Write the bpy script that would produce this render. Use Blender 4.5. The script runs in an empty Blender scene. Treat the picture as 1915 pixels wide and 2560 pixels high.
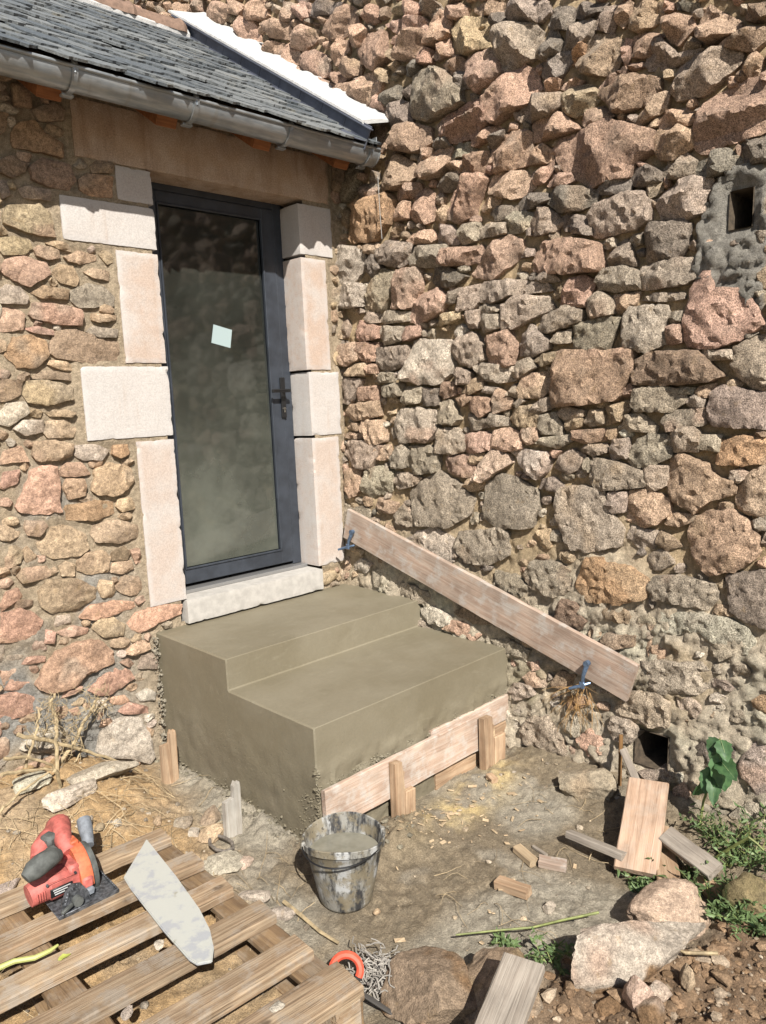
import bpy, bmesh, math, random
import numpy as np
from mathutils import Vector, Matrix, Quaternion

# ------------------------------------------------------------------ camera, sky, sun, exposure
scene = bpy.context.scene
W, H = 1915.0, 2560.0
FPX = 1899.1
YAW, PITCH, ROLL = 0.7655, 0.1444, -0.0428
CAM = np.array([-3.0771, -3.5864, 1.817])
_f = np.array([math.sin(YAW)*math.cos(PITCH), math.cos(YAW)*math.cos(PITCH), -math.sin(PITCH)])
_r = np.array([math.cos(YAW), -math.sin(YAW), 0.0])
_u = np.cross(_r, _f)
R_ = _r*math.cos(ROLL)+_u*math.sin(ROLL)
U_ = -_r*math.sin(ROLL)+_u*math.cos(ROLL)
cam_data = bpy.data.cameras.new("camera")
cam = bpy.data.objects.new("camera", cam_data)
scene.collection.objects.link(cam)
cam_data.sensor_fit = 'HORIZONTAL'
cam_data.sensor_width = 36.0
cam_data.lens = FPX/W*36.0
cam_data.clip_start = 0.05
cam_data.clip_end = 500
M = Matrix(((R_[0], U_[0], -_f[0], CAM[0]), (R_[1], U_[1], -_f[1], CAM[1]),
            (R_[2], U_[2], -_f[2], CAM[2]), (0, 0, 0, 1)))
cam.matrix_world = M
scene.camera = cam

SUN_DIR = Vector((0.56, 1.0, -1.04)).normalized()      # direction the light travels
world = bpy.data.worlds.new("World"); scene.world = world; world.use_nodes = True
wn = world.node_tree.nodes; wl = world.node_tree.links
for n in list(wn): wn.remove(n)
sky = wn.new('ShaderNodeTexSky'); sky.sky_type = 'NISHITA'; sky.sun_disc = False
sky.sun_elevation = math.asin(-SUN_DIR.z)
sky.sun_rotation = math.atan2(-SUN_DIR.x, -SUN_DIR.y)
bg = wn.new('ShaderNodeBackground'); bg.inputs['Strength'].default_value = 0.05
wo = wn.new('ShaderNodeOutputWorld')
wl.new(sky.outputs['Color'], bg.inputs['Color']); wl.new(bg.outputs['Background'], wo.inputs['Surface'])
sun_data = bpy.data.lights.new("sun", 'SUN'); sun_data.energy = 4.8; sun_data.angle = math.radians(0.5)
sun_data.color = (1.0, 0.95, 0.87)
sun = bpy.data.objects.new("sun", sun_data); scene.collection.objects.link(sun)
sun.rotation_euler = SUN_DIR.to_track_quat('-Z', 'Y').to_euler(); sun.location = (-4, -6, 7)
scene.view_settings.view_transform = 'Standard'
scene.view_settings.look = 'None'
scene.view_settings.gamma = 1.0
scene.view_settings.use_curve_mapping = False
scene.view_settings.exposure = 0.92
scene.cycles.max_bounces = 6
scene.cycles.diffuse_bounces = 2

# ------------------------------------------------------------------ pixel -> real place on a known plane
def ray(px, py):
    return _f + R_*(px-W/2)/FPX - U_*(py-H/2)/FPX
def on(px, py, n, d):
    n = np.asarray(n, float); dr = ray(px, py)
    return CAM + dr*((d-CAM@n)/(dr@n))
def onz(px, py, z): return on(px, py, (0, 0, 1), z)
def ony(px, py, y): return on(px, py, (0, 1, 0), y)
def onx(px, py, x): return on(px, py, (1, 0, 0), x)
CROPS = {'R1': (955, 0, .58), 'R2': (800, 400, .6737), 'R3': (800, 1000, .6737), 'R4': (700, 1600, .7341),
         'R5': (700, 2000, .7341), 'L1': (0, 0, .58), 'L2': (0, 400, .58), 'L3': (0, 1000, .58),
         'L4': (0, 1600, .58), 'L5': (0, 2000, .58)}
def cp(c, x, y):
    x0, y0, s = CROPS[c]; return x0+x*s, y0+y*s

# ------------------------------------------------------------------ numpy noise
def _hash(ix, iy, iz, seed):
    h = (ix*374761393 + iy*668265263 + iz*2147483647 + seed*1274126177) & 0xFFFFFFFF
    h = ((h ^ (h >> 13))*1274126177) & 0xFFFFFFFF
    h = (h ^ (h >> 16)) & 0xFFFFFFFF
    return h/4294967295.0
def vnoise(P, seed=0):
    P = np.asarray(P, float); I = np.floor(P).astype(np.int64); F = P-I; F = F*F*(3-2*F)
    r = 0
    for dx in (0, 1):
        wx = F[:, 0] if dx else 1-F[:, 0]
        for dy in (0, 1):
            wy = F[:, 1] if dy else 1-F[:, 1]
            for dz in (0, 1):
                wz = F[:, 2] if dz else 1-F[:, 2]
                r = r + wx*wy*wz*_hash(I[:, 0]+dx, I[:, 1]+dy, I[:, 2]+dz, seed)
    return r*2-1
def fbm(P, freq, octv=3, seed=0, gain=.5):
    P = np.asarray(P, float)
    r = 0; a = 1.0; f = freq; t = 0
    for k in range(octv):
        r = r+a*vnoise(P*f+17.3*k, seed+k*7); t += a; a *= gain; f *= 2.03
    return r/t
def sm(x, a, b):
    t = np.clip((np.asarray(x, float)-a)/(b-a), 0, 1); return t*t*(3-2*t)
def P3(x, y, z=0.0):
    x = np.asarray(x, float); y = np.asarray(y, float)
    return np.stack([x.ravel(), y.ravel(), np.broadcast_to(z, x.shape).ravel() if np.ndim(z) else np.full(x.size, float(z))], 1)

# ------------------------------------------------------------------ objects
COL = scene.collection
def link(name, data, parent=None):
    o = bpy.data.objects.new(name, data); COL.objects.link(o)
    if parent is not None: o.parent = parent
    return o
def empty(name, loc=(0, 0, 0), rz=0.0, parent=None):
    o = link(name, None, parent); o.location = loc; o.rotation_euler = (0, 0, rz); o.empty_display_size = .05
    return o
def tag(o, label=None, cat=None, group=None, kind=None):
    if label: o['label'] = label
    if cat: o['category'] = cat
    if group: o['group'] = group
    if kind: o['kind'] = kind
    return o
def mesh(name, V, F, mat=None, smooth=True, col=None, sharp=None):
    me = bpy.data.meshes.new(name)
    V = np.asarray(V, float)
    me.from_pydata(V.tolist(), [], F if isinstance(F, list) else np.asarray(F).tolist())
    if col is not None:
        a = me.color_attributes.new('Col', 'FLOAT_COLOR', 'POINT')
        c = np.ones((len(V), 4), np.float32); c[:, :3] = np.asarray(col)[:, :3] if np.ndim(col) == 2 else col
        if np.ndim(col) == 2 and np.asarray(col).shape[1] == 4: c[:, 3] = np.asarray(col)[:, 3]
        a.data.foreach_set('color', c.ravel())
    me.polygons.foreach_set('use_smooth', [bool(smooth)]*len(me.polygons))
    if smooth and sharp: me.set_sharp_from_angle(angle=math.radians(sharp))
    if mat is not None: me.materials.append(mat)
    me.update()
    return me
class MB:
    "collects shapes into one mesh"
    def __init__(s): s.V = []; s.F = []
    def add(s, V, F, M=None):
        V = np.asarray(V, float)
        if M is not None:
            A = np.array(M); V = V@A[:3, :3].T + A[:3, 3]
        o = len(s.V); s.V.extend(V.tolist()); s.F.extend([[i+o for i in f] for f in F]); return s
    def build(s, name, mat, parent=None, smooth=True, sharp=35, col=None, loc=None):
        me = mesh(name, s.V, s.F, mat, smooth, col, sharp)
        o = link(name, me, parent)
        if loc is not None: o.location = loc
        return o
def cbox(sx, sy, sz, c=0.003, jit=0.0, rng=None):
    "box centred on the origin with chamfered edges"
    hx, hy, hz = sx/2, sy/2, sz/2
    c = min(c, hx*.45, hy*.45, hz*.45)
    V = []; idx = {}
    for ix in (-1, 1):
        for iy in (-1, 1):
            for iz in (-1, 1):
                j = np.zeros(3) if rng is None else np.array([rng.uniform(-jit, jit) for _ in range(3)])
                for ax, p in enumerate(((hx, hy-c, hz-c), (hx-c, hy, hz-c), (hx-c, hy-c, hz))):
                    idx[(ix, iy, iz, ax)] = len(V); V.append((ix*p[0]+j[0], iy*p[1]+j[1], iz*p[2]+j[2]))
    F = []
    S = (-1, 1)
    def q(a): F.append(a)
    for s in S:
        q([idx[(s, -1, -1, 0)], idx[(s, 1, -1, 0)], idx[(s, 1, 1, 0)], idx[(s, -1, 1, 0)]][::s])
        q([idx[(-1, s, -1, 1)], idx[(-1, s, 1, 1)], idx[(1, s, 1, 1)], idx[(1, s, -1, 1)]][::s])
        q([idx[(-1, -1, s, 2)], idx[(1, -1, s, 2)], idx[(1, 1, s, 2)], idx[(-1, 1, s, 2)]][::s])
    for a in S:
        for b in S:
            q([idx[(a, b, -1, 0)], idx[(a, b, -1, 1)], idx[(a, b, 1, 1)], idx[(a, b, 1, 0)]][::a*b])
            q([idx[(a, -1, b, 0)], idx[(a, 1, b, 0)], idx[(a, 1, b, 2)], idx[(a, -1, b, 2)]][::a*b])
            q([idx[(-1, a, b, 1)], idx[(-1, a, b, 2)], idx[(1, a, b, 2)], idx[(1, a, b, 1)]][::a*b])
            for d in S:
                q([idx[(a, b, d, 0)], idx[(a, b, d, 1)], idx[(a, b, d, 2)]][::a*b*d])
    return V, F
def TR(x=0, y=0, z=0, rx=0, ry=0, rz=0):
    return Matrix.Translation((x, y, z)) @ Matrix.Rotation(rz, 4, 'Z') @ Matrix.Rotation(ry, 4, 'Y') @ Matrix.Rotation(rx, 4, 'X')
def frame(o, ex, ey):
    "matrix with origin o, x axis ex, y axis near ey"
    ex = Vector(ex).normalized(); ez = ex.cross(Vector(ey)).normalized(); ey = ez.cross(ex)
    return Matrix(((ex.x, ey.x, ez.x, o[0]), (ex.y, ey.y, ez.y, o[1]), (ex.z, ey.z, ez.z, o[2]), (0, 0, 0, 1)))
def tube(pts, rad, n=7, cap=True):
    pts = [Vector(p) for p in pts]
    rad = [rad]*len(pts) if np.isscalar(rad) else list(rad)
    V = []; F = []; up = Vector((0.13, .21, 1)).normalized()
    d0 = (pts[1]-pts[0]).normalized()
    if abs(d0.dot(up)) > .95: up = Vector((1, .1, 0)).normalized()
    side = d0.cross(up).normalized()
    for i, p in enumerate(pts):
        d = (pts[min(i+1, len(pts)-1)]-pts[max(i-1, 0)]).normalized()
        side = (side-d*side.dot(d)).normalized(); b = d.cross(side)
        for k in range(n):
            a = 2*math.pi*k/n; V.append(p+(side*math.cos(a)+b*math.sin(a))*rad[i])
    for i in range(len(pts)-1):
        for k in range(n):
            F.append([i*n+k, i*n+(k+1) % n, (i+1)*n+(k+1) % n, (i+1)*n+k])
    if cap:
        F.append(list(range(n))[::-1]); F.append([(len(pts)-1)*n+k for k in range(n)])
    return [tuple(v) for v in V], F
def lathe(prof, n=32):
    V = []; F = []
    for r, z in prof:
        for k in range(n):
            a = 2*math.pi*k/n; V.append((r*math.cos(a), r*math.sin(a), z))
    for i in range(len(prof)-1):
        for k in range(n):
            F.append([i*n+k, i*n+(k+1) % n, (i+1)*n+(k+1) % n, (i+1)*n+k])
    return V, F
def prism(poly, h):
    "poly in xy (counter-clockwise), extruded to z=h"
    n = len(poly)
    V = [(x, y, 0) for x, y in poly]+[(x, y, h) for x, y in poly]
    F = [list(range(n))[::-1], list(range(n, 2*n))]+[[i, (i+1) % n, n+(i+1) % n, n+i] for i in range(n)]
    return V, F

# ------------------------------------------------------------------ materials
def lin(r, g, b):
    f = lambda c: (c/255/12.92 if c/255 <= .04045 else ((c/255+.055)/1.055)**2.4)
    return (f(r), f(g), f(b))
ALB = 0.74          # all pigment values below are read off the bright photograph; this brings them to real albedo
class NT:
    def __init__(s, name):
        s.m = bpy.data.materials.new(name); s.m.use_nodes = True
        s.t = s.m.node_tree; s.n = s.t.nodes; s.l = s.t.links
        for x in list(s.n): s.n.remove(x)
        s.out = s.n.new('ShaderNodeOutputMaterial'); s.b = s.n.new('ShaderNodeBsdfPrincipled')
        s.l.new(s.b.outputs[0], s.out.inputs[0])
    def new(s, t, **k):
        x = s.n.new(t)
        for a, v in k.items(): setattr(x, a, v)
        return x
    def set(s, sock, v):
        if hasattr(v, 'is_linked') or isinstance(v, bpy.types.NodeSocket): s.l.new(v, sock)
        else: sock.default_value = v
    def pos(s): return s.new('ShaderNodeNewGeometry').outputs['Position']
    def objc(s): return s.new('ShaderNodeTexCoord').outputs['Object']
    def rnd(s): return s.new('ShaderNodeObjectInfo').outputs['Random']
    def mapping(s, v, sc=(1, 1, 1), off=None):
        x = s.new('ShaderNodeMapping'); s.l.new(v, x.inputs[0]); x.inputs['Scale'].default_value = sc
        if off is not None: s.set(x.inputs['Location'], off)
        return x.outputs[0]
    def noise(s, v, scale, detail=3, rough=.55, dist=0):
        x = s.new('ShaderNodeTexNoise'); s.l.new(v, x.inputs['Vector'])
        x.inputs['Scale'].default_value = scale; x.inputs['Detail'].default_value = detail
        x.inputs['Roughness'].default_value = rough; x.inputs['Distortion'].default_value = dist
        return x.outputs['Fac']
    def voro(s, v, scale, feat='F1'):
        x = s.new('ShaderNodeTexVoronoi', feature=feat); s.l.new(v, x.inputs['Vector']); x.inputs['Scale'].default_value = scale
        return x.outputs['Distance']
    def ramp(s, v, a, b, lo=0.0, hi=1.0):
        x = s.new('ShaderNodeMapRange'); x.interpolation_type = 'SMOOTHSTEP'; s.set(x.inputs[0], v)
        for i, q in enumerate((a, b, lo, hi)): x.inputs[i+1].default_value = q
        return x.outputs[0]
    def mix(s, fac, a, b, mode='MIX'):
        x = s.new('ShaderNodeMix', data_type='RGBA', blend_type=mode); s.set(x.inputs[0], fac)
        s.set(x.inputs[6], a if not isinstance(a, tuple) else (*a[:3], 1)); s.set(x.inputs[7], b if not isinstance(b, tuple) else (*b[:3], 1))
        return x.outputs[2]
    def math(s, op, a, b=0.0):
        x = s.new('ShaderNodeMath', operation=op); s.set(x.inputs[0], a); s.set(x.inputs[1], b); return x.outputs[0]
    def attr(s, n):
        x = s.new('ShaderNodeAttribute', attribute_name=n); return x
    def scale(s, c, f):
        x = s.new('ShaderNodeVectorMath', operation='SCALE'); s.set(x.inputs[0], c); s.set(x.inputs['Scale'], f); return x.outputs[0]
    def bump(s, h, strength=.5, dist=.01, prev=None):
        x = s.new('ShaderNodeBump'); x.inputs['Strength'].default_value = strength; x.inputs['Distance'].default_value = dist
        s.l.new(h, x.inputs['Height'])
        if prev is not None: s.l.new(prev, x.inputs['Normal'])
        return x.outputs[0]
    def fin(s, col, rough=.85, normal=None, spec=.3, metal=0.0):
        col = tuple(c*ALB for c in col[:3]) if isinstance(col, tuple) else s.scale(col, ALB)
        s.set(s.b.inputs['Base Color'], col if not isinstance(col, tuple) else (*col[:3], 1))
        s.set(s.b.inputs['Roughness'], rough); s.set(s.b.inputs['Metallic'], metal)
        s.b.inputs['Specular IOR Level'].default_value = spec
        if normal is not None: s.l.new(normal, s.b.inputs['Normal'])
        return s.m

def mat_stone(name, bumpd=.016, speck=.6, patina=.3):
    t = NT(name); p = t.pos(); c = t.attr('Col').outputs['Color']
    fine = t.noise(p, 190, 3, .75); mid = t.noise(p, 55, 4, .7); big = t.noise(p, 9, 3, .6)
    f = t.math('MULTIPLY', t.ramp(fine, .32, .68, 1-speck, 1+speck), t.ramp(mid, .32, .68, .68, 1.28))
    c = t.scale(c, f)
    c = t.mix(t.ramp(big, .52, .72, 0, patina), c, (.19, .165, .13))
    yel = t.noise(p, 23, 3, .6)
    c = t.mix(t.ramp(yel, .6, .74, 0, .3), c, (.40, .27, .13))
    dk = t.noise(p, 110, 3, .8)
    c = t.mix(t.ramp(dk, .58, .70, 0, .65), c, (.08, .065, .05))
    h = t.math('ADD', t.noise(p, 48, 6, .75), t.math('MULTIPLY', fine, .5))
    n = t.bump(h, 1.0, bumpd)
    return t.fin(c, .92, n, .2)
def mat_mortar(name):
    t = NT(name); p = t.pos(); c = t.attr('Col').outputs['Color']
    fine = t.noise(p, 260, 3, .7); mid = t.noise(p, 40, 4, .65)
    c = t.scale(c, t.math('MULTIPLY', t.ramp(fine, .3, .7, .7, 1.25), t.ramp(mid, .3, .7, .72, 1.2)))
    n = t.bump(t.math('ADD', t.noise(p, 55, 6, .8), t.math('MULTIPLY', fine, .5)), 1.0, .022)
    return t.fin(c, .95, n, .15)
def mat_cut(name):
    "sawn and bush-hammered pale pink stone; Col carries the drafted margin in its alpha"
    t = NT(name); p = t.pos(); r = t.rnd(); mg = t.attr('Col').outputs['Alpha']
    pk = t.new('ShaderNodeSeparateColor'); t.l.new(t.attr('Col').outputs['Color'], pk.inputs[0])
    c = t.mix(t.math('MULTIPLY', pk.outputs[0], t.ramp(t.noise(p, 5, 4, .65), .30, .60, .35, 1)), (.60, .57, .545), (.55, .415, .33))
    c = t.scale(c, t.ramp(t.noise(p, 150, 3, .8),   .35, .65, .86, 1.08))
    vs = t.noise(t.mapping(p, (14, 14, 1.6)), 1.5, 3, .6)
    c = t.mix(t.ramp(vs, .55, .8, 0, .4), c, (.42, .30, .215))
    c = t.mix(t.math('MULTIPLY', mg, t.ramp(t.noise(p, 30, 3, .6), .3, .6, .15, .5)), c, (.60, .58, .565))
    n = t.bump(t.noise(p, 130, 4, .75), .5, .005)
    n = t.bump(t.noise(p, 18, 4, .6), .2, .006, n)
    return t.fin(c, .85, n, .25)
def mat_lintel(name):
    t = NT(name); p = t.pos()
    c = t.mix(t.ramp(t.noise(p, 4, 4, .6), .35, .65), (.60, .47, .37), (.52, .375, .265))
    vs = t.noise(t.mapping(p, (5, 5, 1.1)), 1.7, 5, .65, .5)
    c = t.mix(t.ramp(vs, .42, .72, 0, .7), c, (.30, .185, .115))
    c = t.scale(c, t.ramp(t.noise(p, 150, 3, .8), .35, .65, .78, 1.16))
    n = t.bump(t.noise(p, 120, 4, .7), .6, .006)
    return t.fin(c, .9, n, .2)
def mat_wood(name, a, b, dark, grain=1.0, stain=(0, (1, 1, 1)), rough=.8, knots=True):
    t = NT(name); r = t.rnd(); o = t.objc()
    off = t.new('ShaderNodeCombineXYZ'); t.set(off.inputs[0], t.math('MULTIPLY', r, 37.0)); t.set(off.inputs[1], t.math('MULTIPLY', r, 11.0))
    v = t.mapping(o, (1, 1, 1), off.outputs[0])
    warp = t.noise(t.mapping(v, (2.2, 9, 9)), 1, 3, .5)
    g = t.noise(t.mapping(v, (3.0, 120, 120)), 1.0, 3, .6, 1.2)
    g2 = t.noise(t.mapping(v, (1.2, 34, 34)), 1.0, 4, .65, 1.8)
    big = t.noise(t.mapping(v, (4, 7, 7)), 1.3, 4, .6)
    c = t.mix(t.ramp(g2, .36, .62), a, b)
    c = t.mix(t.ramp(g, .55, .75, 0, .55*grain), c, dark)
    c = t.scale(c, t.ramp(big, .3, .7, .78, 1.2))
    if knots:
        k = t.voro(t.mapping(v, (4.2, 8, 8)), 1.0)
        c = t.mix(t.ramp(k, .05, .13, .75, 0), c, dark)
    if stain[0]:
        c = t.mix(t.ramp(t.noise(v, 13, 4, .65), .46, .66, 0, stain[0]), c, stain[1])
    c = t.scale(c, t.ramp(r, 0, 1, .86, 1.12))
    n = t.bump(t.math('ADD', g2, t.math('MULTIPLY', g, .6)), .55*grain, .005)
    return t.fin(c, rough, n, .25)
def mat_flat(name, c, rough=.6, metal=0.0, spec=.4, nz=None, bump=0):
    "nz = (scale, dark factor, light factor)"
    t = NT(name); p = t.pos(); cc = c
    if nz: cc = t.scale((*c, ) if False else t.mix(0.0, c, c), t.ramp(t.noise(p, nz[0], 4, .65), .3, .7, nz[1], nz[2]))
    n = t.bump(t.noise(p, 90, 4, .7), bump, .006) if bump else None
    return t.fin(cc, rough, n, spec, metal)
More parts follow.
